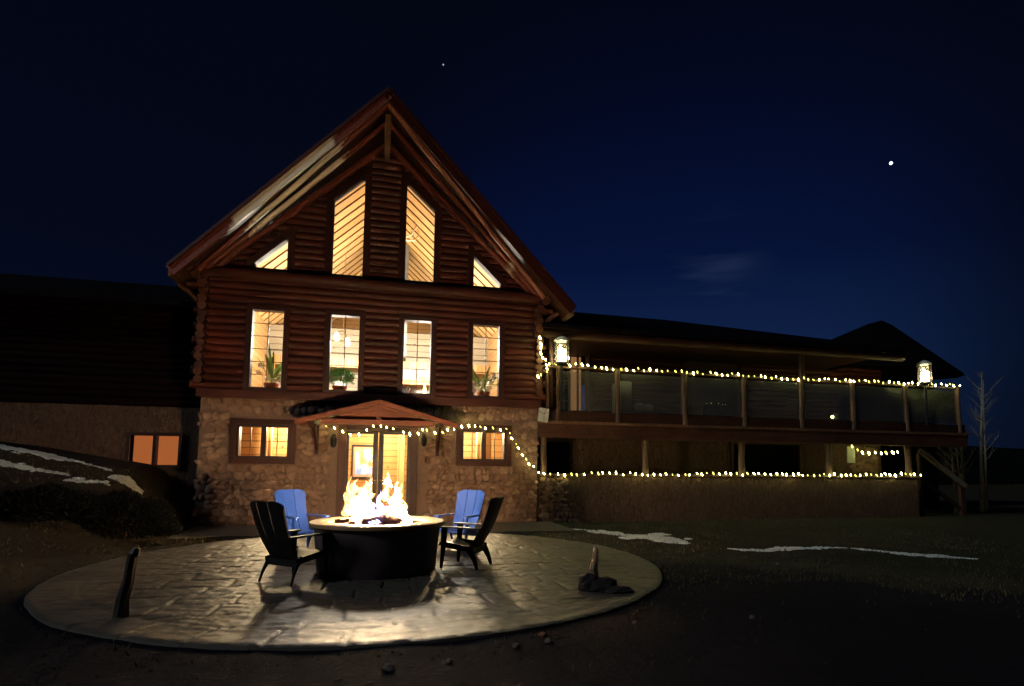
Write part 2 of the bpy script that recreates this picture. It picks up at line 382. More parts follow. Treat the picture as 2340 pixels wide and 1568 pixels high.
def tag(o, label=None, cat=None, group=None, kind=None):
    if label: o['label'] = label
    if cat: o['category'] = cat
    if group: o['group'] = group
    if kind: o['kind'] = kind
    return o
def empty(name, loc, label=None, cat=None, group=None, rz=0, kind=None):
    o = bpy.data.objects.new(name, None); COL.objects.link(o); o.location = loc; o.rotation_euler = (0, 0, rz)
    o.empty_display_size = .1
    return tag(o, label, cat, group, kind)
def copy_tree(o, parent=None):
    c = o.copy(); COL.objects.link(c); c.parent = parent
    for ch in list(o.children): copy_tree(ch, c)
    return c
def at(parent, o):     # parent while keeping the mesh in world coordinates
    o.parent = parent; o.matrix_parent_inverse = Matrix.Translation(-Vector(parent.location)); return o

def sm(a, b, x):
    t = max(0, min(1, (x - a) / (b - a))); return t * t * (3 - 2 * t)
def terrain(x, y):
    h = -0.035
    k = sm(-3.9, -5.3, x) * sm(9.0, 13.0, y)
    h += k * (.86 + .10 * max(0, -5.0 - max(x, -12)) + .40 * sm(11.8, 15.0, y))
    h += sm(-3.3, -9, x) * sm(4.5, 9, y) * .28
    h += noise.noise(Vector((x * .7, y * .7, 0))) * .05 * sm(3.7, 6.5, math.hypot(x - .06, y - 8.48)) + noise.noise(Vector((x * 2.3, y * 2.3, 3))) * .02
    h -= sm(30, 120, math.hypot(x, y)) * 1.0
    return h

# ------------------------------------------------------------------ ground and patio
g = MB()
def axis(a, b, fine0, fine1, fs, cs):
    r = []; x = a
    while x < b:
        r.append(x); x += fs if fine0 <= x < fine1 else min(cs, max(fs, abs(x - (fine0 + fine1) / 2) * .12))
    return r + [b]
xs = axis(-500, 600, -12, 16, .22, 60); ys = axis(-60, 900, -1, 18, .22, 60)
for y in ys:
    for x in xs: g.v.append((x, y, terrain(x, y)))
nx = len(xs)
g.f = [(j * nx + i, j * nx + i + 1, (j + 1) * nx + i + 1, (j + 1) * nx + i) for j in range(len(ys) - 1) for i in range(nx - 1)]
tag(g.build('ground', 'ground', smooth=True), kind='structure')

PC = (0.059, 8.48); PR = 3.88
def patio_h(x, y, r_, th):
    # stamped slate relief with irregular joints, a border course round the rim
    u = x + .05 * noise.noise(Vector((x * 2.1, y * 2.1, 7))); v = y + .05 * noise.noise(Vector((x * 2.1, y * 2.1, 19)))
    if r_ < PR - .44:
        row = math.floor(v / .44); w = .52 + .34 * ((row * 7919) % 13) / 13; off = ((row * 104729) % 17) / 17 * w
        du = (u + off) % w; dv_ = v % .44; jd = min(du, w - du, dv_, .44 - dv_); cell = (math.floor((u + off) / w), row)
    else:
        w = .62 / PR; du = th % w; jd = min(min(du, w - du) * PR, abs(r_ - (PR - .44))); cell = (math.floor(th / w), 99)
    j = max(0, 1 - jd / .022)
    tilt = noise.noise(Vector((cell[0] * 3.3, cell[1] * 5.1, 0)))
    P3 = Vector((x, y, 0))
    h = .0045 * noise.fractal(Vector((x * 2.2, y * 4.2, 0)), .6, 2.1, 5) + .0055 * noise.fractal(Vector((x * 7, y * 11, 4)), .8, 2.2, 3) + .0015 * tilt
    rp = abs(noise.noise(Vector((x * 4.0, y * 8.5, 9)))); h += .004 * (1 - min(1, rp * 6))
    return h * 1.25 - .013 * j, j
p = MB(); nA = 900; rs = [0.001] + [.03 * k for k in range(1, int((PR - .02) / .03))] + [PR - .03, PR, PR + .012]
jv = []
for k, r_ in enumerate(rs):
    for q_ in range(nA):
        th = 2 * math.pi * q_ / nA; w_ = .02 * noise.noise(Vector((math.cos(th) * 5, math.sin(th) * 5, 1))) * (r_ / PR) ** 4
        x, y = PC[0] + (r_ + w_) * math.cos(th), PC[1] + (r_ + w_) * math.sin(th); h, j = patio_h(x, y, r_, th)
        if k == len(rs) - 1: h = -.25; j = 0
        elif k == len(rs) - 2: h = h - .012
        p.v.append((x, y, h)); jv.append(j)
p.f = [(k * nA + q_, k * nA + (q_ + 1) % nA, (k + 1) * nA + (q_ + 1) % nA, (k + 1) * nA + q_) for k in range(len(rs) - 1) for q_ in range(nA)]
pto = p.build('patio', 'patio', smooth=True)
att = pto.data.attributes.new('joint', 'FLOAT', 'POINT'); att.data.foreach_set('value', jv)
tag(pto, kind='structure')
ap = MB(); ap.box(-3.9, 4.2, 12.0, 14.0, -.2, -.006)
tag(ap.build('path', 'patio'), kind='structure')

# ------------------------------------------------------------------ log house
house = empty('log_house', (X0, YF, 0), 'log house with tall gable of lit windows above a fieldstone ground floor', 'house')
def H(mb, name, mat, parent=None, **k):
    o = mb.build(name, mat, None, **k)
    par = parent or house
    o.parent = par; base = Vector((X0, YF, 0))
    if par is house: o.matrix_parent_inverse = Matrix.Translation(-base)
    return o
HW = 3.96
ZE = 2.88      # top of the stone floor
PITCH = .925
roof_under = lambda x: 9.48 - PITCH * abs(x)
a1, a2, a3, a4 = 2.932, 2.252, 1.195, .532
zt, zb = 4.975, 3.158
b1, b2, b3, b4 = 2.945, 2.237, 1.223, .513
zT, zTt, zTo, zTs = 5.982, 8.512, 7.855, 6.765
WR = [(-a1, -a2), (-a3, -a4), (a4, a3), (a2, a1)]
TR = [[(-b1, zT), (-b2, zT), (-b2, zTs), (-b1, zT + .10)], [(-b3, zT), (-b4, zT), (-b4, zTt), (-b3, zTo)],
      [(b4, zT), (b3, zT), (b3, zTo), (b4, zTt)], [(b2, zT), (b1, zT), (b1, zT + .10), (b2, zTs)]]
def blocks(z):
    r = []
    if zb - .10 < z < zt + .10: r += [(x0 - .10, x1 + .10) for x0, x1 in WR]
    for i, q in enumerate(TR):
        top = max(c[1] for c in q)
        if zT - .08 < z < top + .12:
            x0, x1 = min(c[0] for c in q), max(c[0] for c in q)
            # opening width where the sloping head cuts this course
            lim = 0
            def head(x):
                if i in (0, 3): return zT + .10 + (zTs - zT - .10) * (b1 - abs(x)) / (b1 - b2)
                return zTo + (zTt - zTo) * (b3 - abs(x)) / (b3 - b4)
            ok = [x0 + (x1 - x0) * k / 20 for k in range(21) if head(x0 + (x1 - x0) * k / 20) + .03 > z - .10]
            if ok: r.append((min(ok) - .08, max(ok) + .08))
    return sorted(r)
wall = MB(); zc = ZE + .30; row = 0
def logseg(mb, x0, x1, z, r, y=YF + .06):
    if x1 - x0 < .06: return
    k = max(1, int((x1 - x0) / .45)); pts = []; rr = []
    for i in range(k + 1):
        xx = x0 + (x1 - x0) * i / k
        pts.append((xx, y + random.uniform(-.008, .008), z + random.uniform(-.006, .006))); rr.append(r * random.uniform(.95, 1.05))
    mb.tube(pts, rr, 10)
while zc < 9.35:
    r_ = random.uniform(.094, .108)
    half = min(HW, (9.40 - zc) / PITCH - .02)
    if half > .05:
        x = X0 - half
        ends = .22 if (row % 2 == 0 and zc < 5.5) else 0
        x -= ends; xe = X0 + half + ends
        for u, v_ in blocks(zc):
            u += X0; v_ += X0
            if v_ < x or u > xe: continue
            logseg(wall, x, u, zc, r_); x = max(x, v_)
        logseg(wall, x, xe, zc, r_)
    zc += .168; row += 1
H(wall, 'wall', 'log', smooth=True)
# crossing log ends at both corners
for s in (-1, 1):
    ce = MB(); zc = ZE + .30 + .084
    while zc < 5.75:
        ln = random.uniform(.16, .30)
        rr = random.uniform(.085, .105)
        ce.tube([(X0 + s * (HW + .0), YF - ln, zc), (X0 + s * (HW + .0), YF - .02, zc), (X0 + s * HW, YF + 10.5, zc)], [rr * .96, rr, rr], 10)
        zc += .168
    H(ce, 'side_wall', 'log_y', smooth=True)
bm_ = MB(); bm_.box(X0 - HW - .06, X0 + HW + .06, YF - .10, YF + .14, ZE + .0, ZE + .20)
H(bm_, 'sill_beam', 'trim', bevel=.02)
tb = MB(); pts = [(X0 - 4.3 + 8.6 * i / 14, YF - .16, 5.74 + random.uniform(-.012, .012)) for i in range(15)]
tb.tube(pts, [.135 * random.uniform(.94, 1.06) for _ in pts], 12)
H(tb, 'tie_beam', 'log', smooth=True)
# corner brackets under the eaves: stepped short logs carrying the purlins
for s in (-1, 1):
    cb = MB()
    for (dx, z, ln) in ((.00, 5.42, .34), (.10, 5.60, .44), (.22, 5.72, .56)):
        cb.tube([(X0 + s * (HW + dx), YF - ln, z), (X0 + s * (HW + dx), YF + .5, z)], .10, 10)
    cb.tube([(X0 + s * (HW - .1), YF - .12, 5.42), (X0 + s * (HW + .35), YF - .12, 5.42)], .09, 10)
    cb.tube([(X0 + s * (HW + .02), YF - .10, 4.95), (X0 + s * (HW + .26), YF - .22, 5.22), (X0 + s * (HW + .46), YF - .30, 5.36)], .06, 8)
    H(cb, 'corner_bracket', 'log_y', smooth=True)

# roof: the ridge runs further out than the eaves
EX = 4.62; RZ = 9.70; EZ = RZ - PITCH * EX; RO = 1.80; EO = .80
for s in (-1, 1):
    EX = 4.42 if s < 0 else 4.62; EZ = RZ - PITCH * EX
    rf = MB()
    rf.slab([(X0, YF - RO, RZ), (X0 + s * EX, YF - EO, EZ), (X0 + s * EX, YF + 11, EZ), (X0, YF + 11, RZ)], .09)
    o = H(rf, 'roof', 'shingle')
    so = MB(); dz = .10
    so.slab([(X0, YF - RO + .05, RZ - dz), (X0 + s * (EX - .03), YF - EO + .05, EZ - dz), (X0 + s * (EX - .03), YF + .35, EZ - dz), (X0, YF + .35, RZ - dz)], .05)
    H(so, 'soffit', 'soffit')
    # rake board along the prow edge
    fa = MB(); fa.beam((X0 + s * .0, YF - RO - .03, RZ - .13), (X0 + s * (EX + .02), YF - EO - .03, EZ - .13), .05, .26)
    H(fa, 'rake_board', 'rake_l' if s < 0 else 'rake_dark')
    ed = MB(); ed.beam((X0 + s * .0, YF - RO - .07, RZ - .02), (X0 + s * (EX + .06), YF - EO - .07, EZ - .02), .05, .07)
    H(ed, 'roof_edge', 'rake_dark')
    ev = MB(); ev.beam((X0 + s * (EX + .03), YF - EO - .03, EZ - .12), (X0 + s * (EX + .03), YF + 11, EZ - .12), .05, .24)
    H(ev, 'eave_board', 'post')
    def raf(y0, y1, x1, drop, rad, mat, xs0=.0):
        q = MB(); k = 12; pts = []
        for i in range(k + 1):
            t = i / k; x = xs0 + (x1 - xs0) * t
            pts.append((X0 + s * x, y0 + (y1 - y0) * t, RZ - PITCH * x - drop + random.uniform(-.012, .012)))
        q.tube(pts, [rad * random.uniform(.93, 1.07) for _ in pts], 10)
        return H(q, 'rafter', mat, smooth=True)
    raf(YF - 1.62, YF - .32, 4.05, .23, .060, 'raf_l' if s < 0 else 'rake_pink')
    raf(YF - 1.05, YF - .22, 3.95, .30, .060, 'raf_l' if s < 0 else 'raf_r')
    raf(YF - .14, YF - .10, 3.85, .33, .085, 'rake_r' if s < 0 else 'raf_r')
rb = MB(); rb.box(X0 - .07, X0 + .07, YF - 1.22, YF + .1, 9.02, 9.50)
H(rb, 'ridge_beam', 'post', bevel=.015)

# windows
def frame_poly(poly, w, y0, y1):
    n = len(poly); cx = sum(q[0] for q in poly) / n; cz = sum(q[1] for q in poly) / n
    mb = MB()
    # mitred ring by offsetting each edge outward
    out = []
    for i in range(n):
        p0, p1, p2 = Vector(poly[i - 1]), Vector(poly[i]), Vector(poly[(i + 1) % n])
        d1 = (p1 - p0).normalized(); d2 = (p2 - p1).normalized()
        n1 = Vector((d1.y, -d1.x)); n2 = Vector((d2.y, -d2.x))
        b_ = (n1 + n2); b_ = b_ / max(.35, b_.dot(n1)); out.append(p1 + b_ * w)
    if (out[0] - Vector((cx, cz))).length < (Vector(poly[0]) - Vector((cx, cz))).length:
        out = [Vector(poly[i]) * 2 - out[i] for i in range(n)]
    for i in range(n):
        j = (i + 1) % n
        mb.add([(poly[i][0], y0, poly[i][1]), (poly[j][0], y0, poly[j][1]), (out[j].x, y0, out[j].y), (out[i].x, y0, out[i].y),
                (poly[i][0], y1, poly[i][1]), (poly[j][0], y1, poly[j][1]), (out[j].x, y1, out[j].y), (out[i].x, y1, out[i].y)],
               [(0, 1, 2, 3), (4, 7, 6, 5), (0, 4, 5, 1), (2, 6, 7, 3)])
    return mb
for i, (x0, x1) in enumerate(WR):
    poly = [(X0 + x0, zb), (X0 + x1, zb), (X0 + x1, zt), (X0 + x0, zt)]
    f = H(frame_poly(poly, .055, YF - .05, YF + .17), 'window', 'darkframe')
    H(frame_poly([(X0 + x0 - .055, zb - .055), (X0 + x1 + .055, zb - .055), (X0 + x1 + .055, zt + .055), (X0 + x0 - .055, zt + .055)], .08, YF - .075, YF + .02), 'trim', 'trim_v', f)
    mu = MB(); xm = X0 + (x0 + x1) / 2
    mu.box(xm - .011, xm + .011, YF + .035, YF + .055, zb, zt)
    for k in range(1, 6):
        z = zb + (zt - zb) * k / 6; mu.box(X0 + x0, xm - .011, YF + .037, YF + .053, z - .008, z + .008); mu.box(xm + .011, X0 + x1, YF + .037, YF + .053, z - .008, z + .008)
    H(mu, 'muntin', 'muntin', f)
    pn = MB(); pn.box(X0 + x0, X0 + x1, YF + .060, YF + .066, zb, zt); H(pn, 'pane', 'glass', f)
for i, q in enumerate(TR):
    poly = [(X0 + a, b) for a, b in q]
    f = H(frame_poly(poly, .045, YF - .055, YF + .17), 'window', 'darkframe')
    H(frame_poly(poly, .17, YF - .05, YF + .10), 'trim', 'trim_v', f)
    pn = MB(); pn.prism(poly, YF + .060, YF + .066); H(pn, 'pane', 'glass', f)

# stone ground floor with openings
c1, c2, zct, zcb = 3.088, 2.056, 2.236, 1.567
DW, DZ = .93, 2.30
holes = [(-c1 - .06, -c2 + .06, zcb - .06, zct + .06), (c2 - .06, c1 + .06, zcb - .06, zct + .06), (-DW, DW, -.3, DZ)]
holes = [(X0 + a, X0 + b, c, d) for a, b, c, d in holes]
def wall_holes(mb, x0, x1, z0, z1, holes, y0, y1):
    xs_ = sorted({x0, x1, *[min(max(v, x0), x1) for h in holes for v in h[:2]]}); zs_ = sorted({z0, z1, *[min(max(v, z0), z1) for h in holes for v in h[2:]]})
    for i in range(len(xs_) - 1):
        for j in range(len(zs_) - 1):
            cx_, cz_ = (xs_[i] + xs_[i + 1]) / 2, (zs_[j] + zs_[j + 1]) / 2
            if not any(h[0] < cx_ < h[1] and h[2] < cz_ < h[3] for h in holes): mb.box(xs_[i], xs_[i + 1], y0, y1, zs_[j], zs_[j + 1])
def stones(mb, x0, x1, z0, z1, holes, y, big=.15, depth=.05, seed=1):
    rn = random.Random(seed); z = z0
    while z < z1:
        rh = rn.uniform(.55, 1.3) * big; x = x0 - rn.uniform(0, .1)
        while x < x1:
            w = rn.uniform(.6, 2.1) * big; cx_ = x + w / 2; cz_ = z + rh / 2 + rn.uniform(-.03, .03)
            hw, hh = w * .56, rh * .60
            if not any(h[0] - hw * .8 < cx_ < h[1] + hw * .8 and h[2] - hh * .8 < cz_ < h[3] + hh * .8 for h in holes) and cz_ + hh < z1 + .05 and cx_ - hw > x0 - .04 and cx_ + hw < x1 + .06:
                nu = rn.choice((6, 7, 8)); o0 = len(mb.v); d = depth * rn.uniform(.6, 1.25)
                mb.blob((0, 0, 0), (hw, hh, d), nu, 5, .2, rn.random())
                a = rn.uniform(-.5, .5)
                for k in range(o0, len(mb.v)):
                    vx, vz, vy = mb.v[k]
                    vy = max(-d * .75, min(d * .75, vy))
                    mb.v[k] = (cx_ + vx * math.cos(a) - vz * math.sin(a), y + vy, cz_ + vx * math.sin(a) + vz * math.cos(a))
            x += w * .93
        z += rh * .9
sw = MB(); wall_holes(sw, X0 - 3.93, X0 + 3.97, -.2, ZE, holes, YF, YF + .28)
o = H(sw, 'stone_wall', 'mortar')
st = MB(); stones(st, X0 - 3.96, X0 + 4.0, -.05, ZE - .02, [(X0 - c1 - .2, X0 - c2 + .2, zcb - .18, zct + .2), (X0 + c2 - .2, X0 + c1 + .2, zcb - .18, zct + .2), (X0 - DW - .16, X0 + DW + .16, -.3, DZ + .16)], YF + .008, .15, .042, 3)
H(st, 'stonework', 'stone', o, smooth=True)
sd = MB(); sd.box(X0 - 3.93, X0 - 3.7, YF + .28, YF + 10, -.2, ZE); H(sd, 'stone_wall', 'mortar')
for s, (l_, r__) in ((-1, (X0 - c1, X0 - c2)), (1, (X0 + c2, X0 + c1))):
    poly = [(l_, zcb), (r__, zcb), (r__, zct), (l_, zct)]
    f = H(frame_poly(poly, .06, YF - .04, YF + .2), 'window', 'darkframe')
    H(frame_poly([(l_ - .06, zcb - .06), (r__ + .06, zcb - .06), (r__ + .06, zct + .06), (l_ - .06, zct + .06)], .12, YF - .085, YF + .0), 'trim', 'trim', f)
    mu = MB(); xm = (l_ + r__) / 2; mu.box(xm - .055, xm + .055, YF - .03, YF + .1, zcb, zct); H(mu, 'mullion', 'darkframe', f)
    mu = MB(); zm = (zcb + zct) / 2
    for a, b in ((l_, xm - .055), (xm + .055, r__)):
        c = (a + b) / 2; mu.box(c - .010, c + .010, YF + .03, YF + .05, zcb, zct); mu.box(a, c - .010, YF + .032, YF + .048, zm - .008, zm + .008); mu.box(c + .010, b, YF + .032, YF + .048, zm - .008, zm + .008)
    H(mu, 'muntin', 'muntin', f)
    pn = MB(); pn.box(l_, r__, YF + .060, YF + .066, zcb, zct); H(pn, 'pane', 'glass', f)
# french doors
dg = .68; zd = 2.126
fr = MB(); fr.box(X0 - DW, X0 - dg - .06, YF - .05, YF + .2, 0, DZ); fr.box(X0 + dg + .06, X0 + DW, YF - .05, YF + .2, 0, DZ); fr.box(X0 - dg - .06, X0 + dg + .06, YF - .047, YF + .2, zd + .06, DZ)
dfm = H(fr, 'door_frame', 'trim_v', bevel=.01)
hd = MB(); hd.box(X0 - 1.05, X0 + 1.05, YF - .12, YF - .0, DZ, DZ + .13); H(hd, 'lintel', 'trim', bevel=.015)
for s in (-1, 1):
    xa, xb = (X0 - dg - .06, X0 - .006) if s < 0 else (X0 + .006, X0 + dg + .06)
    gl = (X0 - dg, X0 - .125) if s < 0 else (X0 + .125, X0 + dg)
    d = MB(); d.box(xa, gl[0], YF + .0, YF + .05, .02, zd + .055); d.box(gl[1], xb, YF + .0, YF + .05, .02, zd + .055)
    d.box(gl[0], gl[1], YF + .002, YF + .048, zd, zd + .055); d.box(gl[0], gl[1], YF + .002, YF + .048, .02, .20)
    dd = H(d, 'door', 'iron', bevel=.004)
    pn = MB(); pn.box(gl[0], gl[1], YF + .022, YF + .028, .20, zd); H(pn, 'pane', 'glass', dd)
    hn = MB(); hx = X0 + s * .055; hn.tube([(hx, YF + .0, 1.02), (hx, YF - .05, 1.02), (hx + s * .10, YF - .055, 1.02)], .010, 6); H(hn, 'handle', 'brass', dd, smooth=True)
# portico over the door
PO = 1.20; pz, pe, pw = 2.86, 2.36, 1.72
po = MB()
for s in (-1, 1):
    po.slab([(X0, YF - PO, pz), (X0 + s * pw, YF - PO, pe), (X0 + s * pw, YF + .02, pe), (X0, YF + .02, pz)], .05)
pf = H(po, 'porch_roof', 'shingle')
q = MB()
for s in (-1, 1): q.beam((X0, YF - PO - .025, pz - .085), (X0 + s * (pw + .02), YF - PO - .025, pe - .075), .045, .10)
H(q, 'fascia', 'redwood', pf)
q = MB()
for s in (-1, 1):
    q.slab([(X0, YF - PO + .02, pz - .056), (X0 + s * (pw - .02), YF - PO + .02, pe - .05), (X0 + s * (pw - .02), YF, pe - .05), (X0, YF, pz - .056)], .02)
H(q, 'soffit', 'redwood', pf)
q = MB(); q.box(X0 - 1.22, X0 + 1.22, YF - PO + .04, YF - PO + .15, 2.27, 2.38); H(q, 'cross_beam', 'redwood', pf)
q = MB(); q.prism([(X0 - 1.2, 2.38), (X0 + 1.2, 2.38), (X0, pz - .10)], YF - PO + .35, YF - PO + .38); H(q, 'gable_board', 'redwood', pf)
q = MB(); q.box(X0 - .05, X0 + .05, YF - PO + .0, YF - PO + .085, 2.385, pz - .15); H(q, 'king_post', 'redwood', pf)
q = MB()
for s in (-1, 1): q.beam((X0 + s * .07, YF - PO + .035, 2.66), (X0 + s * .85, YF - PO + .035, 2.46), .05, .05)
H(q, 'strut', 'redwood', pf)
for s in (-1, 1):
    bx = X0 + s * 1.40
    q = MB(); q.box(bx - .04, bx + .04, YF - .12, YF - .05, 1.62, 2.34); q.beam((bx, YF - .12, 1.75), (bx, YF - .70, 2.30), .06, .07)
    q.box(bx - .045, bx + .045, YF - PO + .15, YF - .0, 2.28, 2.36)
    H(q, 'bracket', 'trim_v', pf)

# rooms inside, seen through the glass
q = MB(); q.box(X0 - 3.7, X0 + 3.7, YF + 5.6, YF + 5.7, 2.9, 6.0); H(q, 'back_wall', 'pine_pale')
q = MB(); q.box(X0 - 3.7, X0 + 3.7, YF + 10.3, YF + 10.4, 2.9, 9.4); H(q, 'back_wall', 'pine_z')
q = MB()
for s in (-1, 1):
    z0_ = roof_under(0) - .22; k = 20
    for i in range(k):   # lapped boards, each a little proud of the next
        ya = YF + .30 + 9.9 * i / k; yb = YF + .30 + 9.9 * (i + 1) / k; e0 = .045
        q.add([(X0, ya, z0_ - e0), (X0 + s * 3.75, ya, z0_ - PITCH * 3.75 - e0), (X0 + s * 3.75, yb, z0_ - PITCH * 3.75), (X0, yb, z0_),
               (X0, yb, z0_ - e0 if i < k - 1 else z0_), (X0 + s * 3.75, yb, z0_ - PITCH * 3.75 - (e0 if i < k - 1 else 0))], [(0, 1, 2, 3), (3, 2, 5, 4)])
H(q, 'ceiling', 'pine_y')
for bx4 in ((-3.72, -3.64), (3.64, 3.72)):
    q = MB(); q.box(X0 + bx4[0], X0 + bx4[1], YF + .25, YF + 10.3, 2.9, 6.2); H(q, 'inner_wall', 'pine_z')
q = MB(); q.box(X0 - 3.64, X0 + 3.64, YF + .3, YF + 5.6, 2.80, 2.88); H(q, 'upper_floor', 'floorin')
q = MB(); q.box(X0 - 3.64, X0 + 3.64, YF + 4.9, YF + 5.05, 4.55, 4.85); q.box(X0 - 3.64, X0 - 3.3, YF + 4.7, YF + 5.0, 2.9, 4.55); H(q, 'loft_beam', 'pine_x')
q = MB(); q.box(X0 - .55, X0 + 1.55, YF + 4.2, YF + 4.89, 2.9, 4.5); q.box(X0 - .35, X0 + .75, YF + 4.3, YF + 5.55, 4.86, 9.0)
ch = H(q, 'fireplace', 'fstone')
q = MB(); q.box(X0 + .05, X0 + 1.05, YF + 4.17, YF + 4.195, 3.0, 3.85); H(q, 'hearth_opening', 'iron', ch)
q = MB(); q.box(X0 - .7, X0 + 1.7, YF + 4.0, YF + 4.19, 3.95, 4.10); H(q, 'mantel', 'pine_x', ch)
q = MB(); q.box(X0 - 2.7, X0 - 1.9, YF + 5.55, YF + 5.59, 2.95, 4.3); H(q, 'inner_door', 'brownwall')
for fx, fz, fw, fh in ((-2.35, 4.05, .34, .26), (-1.35, 4.25, .22, .30), (2.3, 4.2, .36, .28), (2.95, 3.9, .2, .26)):
    t = empty('framed_picture', (X0 + fx, YF + 5.58, fz), {-2.35: 'dark framed picture on the inner wall above the strappy plant', -1.35: 'dark framed picture on the inner wall beside the hanging lamp shades', 2.3: 'dark framed picture on the inner wall above the orchid', 2.95: 'narrow dark framed picture right at the edge of the orchid window'}[fx], 'picture', 'pictures on the upper room wall')
    q = MB(); q.box(-fw, fw, -.03, 0, -fh, fh); q.build('frame', 'iron', t); q = MB(); q.box(-fw + .05, fw - .05, -.036, -.031, -fh + .05, fh - .05); q.build('print', 'canvas', t)
# lower hall
q = MB(); q.box(X0 - 1.3, X0 + .52, YF + 2.5, YF + 2.6, 0, 2.7); q.box(X0 + .72, X0 + 3.6, YF + 2.5, YF + 2.6, 0, 2.7); q.box(X0 - 3.6, X0 - 1.3, YF + 2.2, YF + 2.3, 0, 2.7)
H(q, 'hall_wall', 'pine_z')
for a_, b_, c_ in ((.52, .72, 2.40), (-2.95, -2.80, 1.6), (2.9, 3.05, 1.5), (2.60, 2.68, 1.2), (-2.70, -2.62, 1.2)):
    q = MB(); q.box(X0 + a_, X0 + b_, YF + c_, YF + c_ + .18, 0, 2.7); H(q, 'hall_post', 'pine_x')
q = MB(); q.box(X0 - 3.6, X0 + 3.6, YF + .3, YF + 2.6, -.1, -.02); H(q, 'hall_floor', 'floorin')
q = MB(); q.box(X0 - 3.6, X0 + 3.6, YF + .3, YF + 2.6, 2.7, 2.78); H(q, 'hall_ceiling', 'pine_x')
for a_ in (-3.68, 3.6):
    q = MB(); q.box(X0 + a_, X0 + a_ + .08, YF + .3, YF + 2.6, 0, 2.7); H(q, 'hall_side', 'pine_z')

def lamp(name, loc, e_, col, r=.12, parent=None):
    d = bpy.data.lights.new(name, 'POINT'); d.energy = e_; d.color = col; d.shadow_soft_size = r
    o = bpy.data.objects.new(name, d); COL.objects.link(o); o.location = loc
    return o
for x in (-1.3, 1.3): lamp('great_room_lamp', (X0 + x, YF + 2.9, 4.9), ROOM_UP, (1, .91, .74), .35)
lamp('loft_lamp', (X0 + .2, YF + 7.6, 6.0), 420, (1, .88, .66), .35)
for x in (-2.4, 0.1, 2.4): lamp('hall_lamp', (X0 + x, YF + 1.2, 2.4), ROOM_DN, (1, .74, .40), .15)

# ---------------- things inside
MT['mount_red'] = plain('pale red mount', (.55, .22, .16), .6)
pic = empty('framed_picture', (X0 - .38, YF + 2.49, 1.48), 'framed red and blue abstract picture on the pine wall behind the left door pane', 'picture')
q = MB(); q.box(-.36, .36, -.03, 0, -.48, -.42); q.box(-.36, .36, -.03, 0, .42, .48); q.box(-.36, -.31, -.03, 0, -.42, .42); q.box(.31, .36, -.03, 0, -.42, .42)
q.build('frame', 'iron', pic)
q = MB(); q.box(-.31, .31, -.012, 0, -.42, .42); q.build('mount', 'mount_red', pic)
def art():
    M = Mat('abstract print'); v = M.coord((1.9, 1, .8)); f = M.noise(v, 1.5, 1, .5, 1.2)
    c = M.ramp(f, [(.30, (.75, .16, .10)), (.46, (.80, .25, .16)), (.50, (.85, .75, .6)), (.54, (.10, .22, .62)), (.64, (.55, .45, .7))], 'EASE')
    M.bsdf(c, .5); return M.m
MT['art'] = art()
q = MB(); q.box(-.25, .25, -.018, -.013, -.36, .36); q.build('print', 'art', pic)

def leafy(name, loc, label, cat, kind):
    rn = random.Random(len(label)); t = empty(name, loc, label, cat)
    pt = MB(); pt.lathe([(.0, 0), (.09, 0), (.125, .20), (.135, .20), (.135, .24), (.11, .24), (.10, .21), (0, .21)], n=16); pt.build('pot', 'pot', t, smooth=True)
    if kind == 'bush':
        q = MB()
        for i in range(900):
            a = rn.uniform(0, 6.28); b = math.acos(rn.uniform(-.5, 1)); r = rn.uniform(.5, 1) * .25
            c = Vector((math.sin(b) * math.cos(a) * r * 1.15, math.sin(b) * math.sin(a) * r, .40 + math.cos(b) * r * .85))
            d = Vector((rn.uniform(-1, 1), rn.uniform(-1, 1), rn.uniform(-.3, 1))).normalized() * .035; w = d.cross(Vector((rn.uniform(-1, 1), 1, rn.uniform(-1, 1)))).normalized() * .010
            q.add([c - d, c + w, c + d, c - w], [(0, 1, 2, 3)])
        q.build('foliage', 'leaf2', t)
    else:
        q = MB()
        for i in range(20):
            a = rn.uniform(0, 6.28); ln = rn.uniform(.35, .95); b = rn.uniform(.4, 1.3); pts = []
            for k in range(7):
                u = k / 6; pts.append(Vector((math.cos(a) * ln * b * u, math.sin(a) * ln * b * u * .4, .22 + ln * (u - .38 * b * u * u))))
            for k in range(6):
                w = Vector((-math.sin(a), math.cos(a), .3)) * .026 * math.sin(math.pi * (k + .6) / 7); w2 = Vector((-math.sin(a), math.cos(a), .3)) * .026 * math.sin(math.pi * (k + 1.6) / 7.3)
                q.add([pts[k] - w, pts[k] + w, pts[k + 1] + w2, pts[k + 1] - w2], [(0, 1, 2, 3)])
        q.build('leaves', 'leaf', t)
        q = MB()
        for i in range(18 if kind == 'orchid' else 7):
            c = Vector((rn.uniform(-.22, .2), rn.uniform(-.14, .0), rn.uniform(.16, .62)))
            for k in range(5):
                a = k * 1.257; e1 = Vector((math.cos(a), -.3, math.sin(a))) * .06; e2 = Vector((math.cos(a + .5), -.2, math.sin(a + .5))) * .045; e3 = Vector((math.cos(a - .5), -.2, math.sin(a - .5))) * .045
                q.add([c, c + e3, c + e1, c + e2], [(0, 1, 2, 3)])
        q.build('blossom', 'petal', t)
    t.scale = (1.35, 1.2, 1.25)
    return t
q = MB(); q.box(X0 - 3.2, X0 + 3.2, YF + .31, YF + .66, 2.98, 3.02); o = H(q, 'window_shelf', 'floorin')
leafy('potted_plant', (X0 - 2.55, YF + .47, 3.02), 'tall strappy plant with pale flowers in the first upper window from the stone corner', 'plant', 'strap')
leafy('potted_plant', (X0 - .98, YF + .47, 3.02), 'round bushy green plant in a terracotta pot behind the pane above the door canopy', 'plant', 'bush')
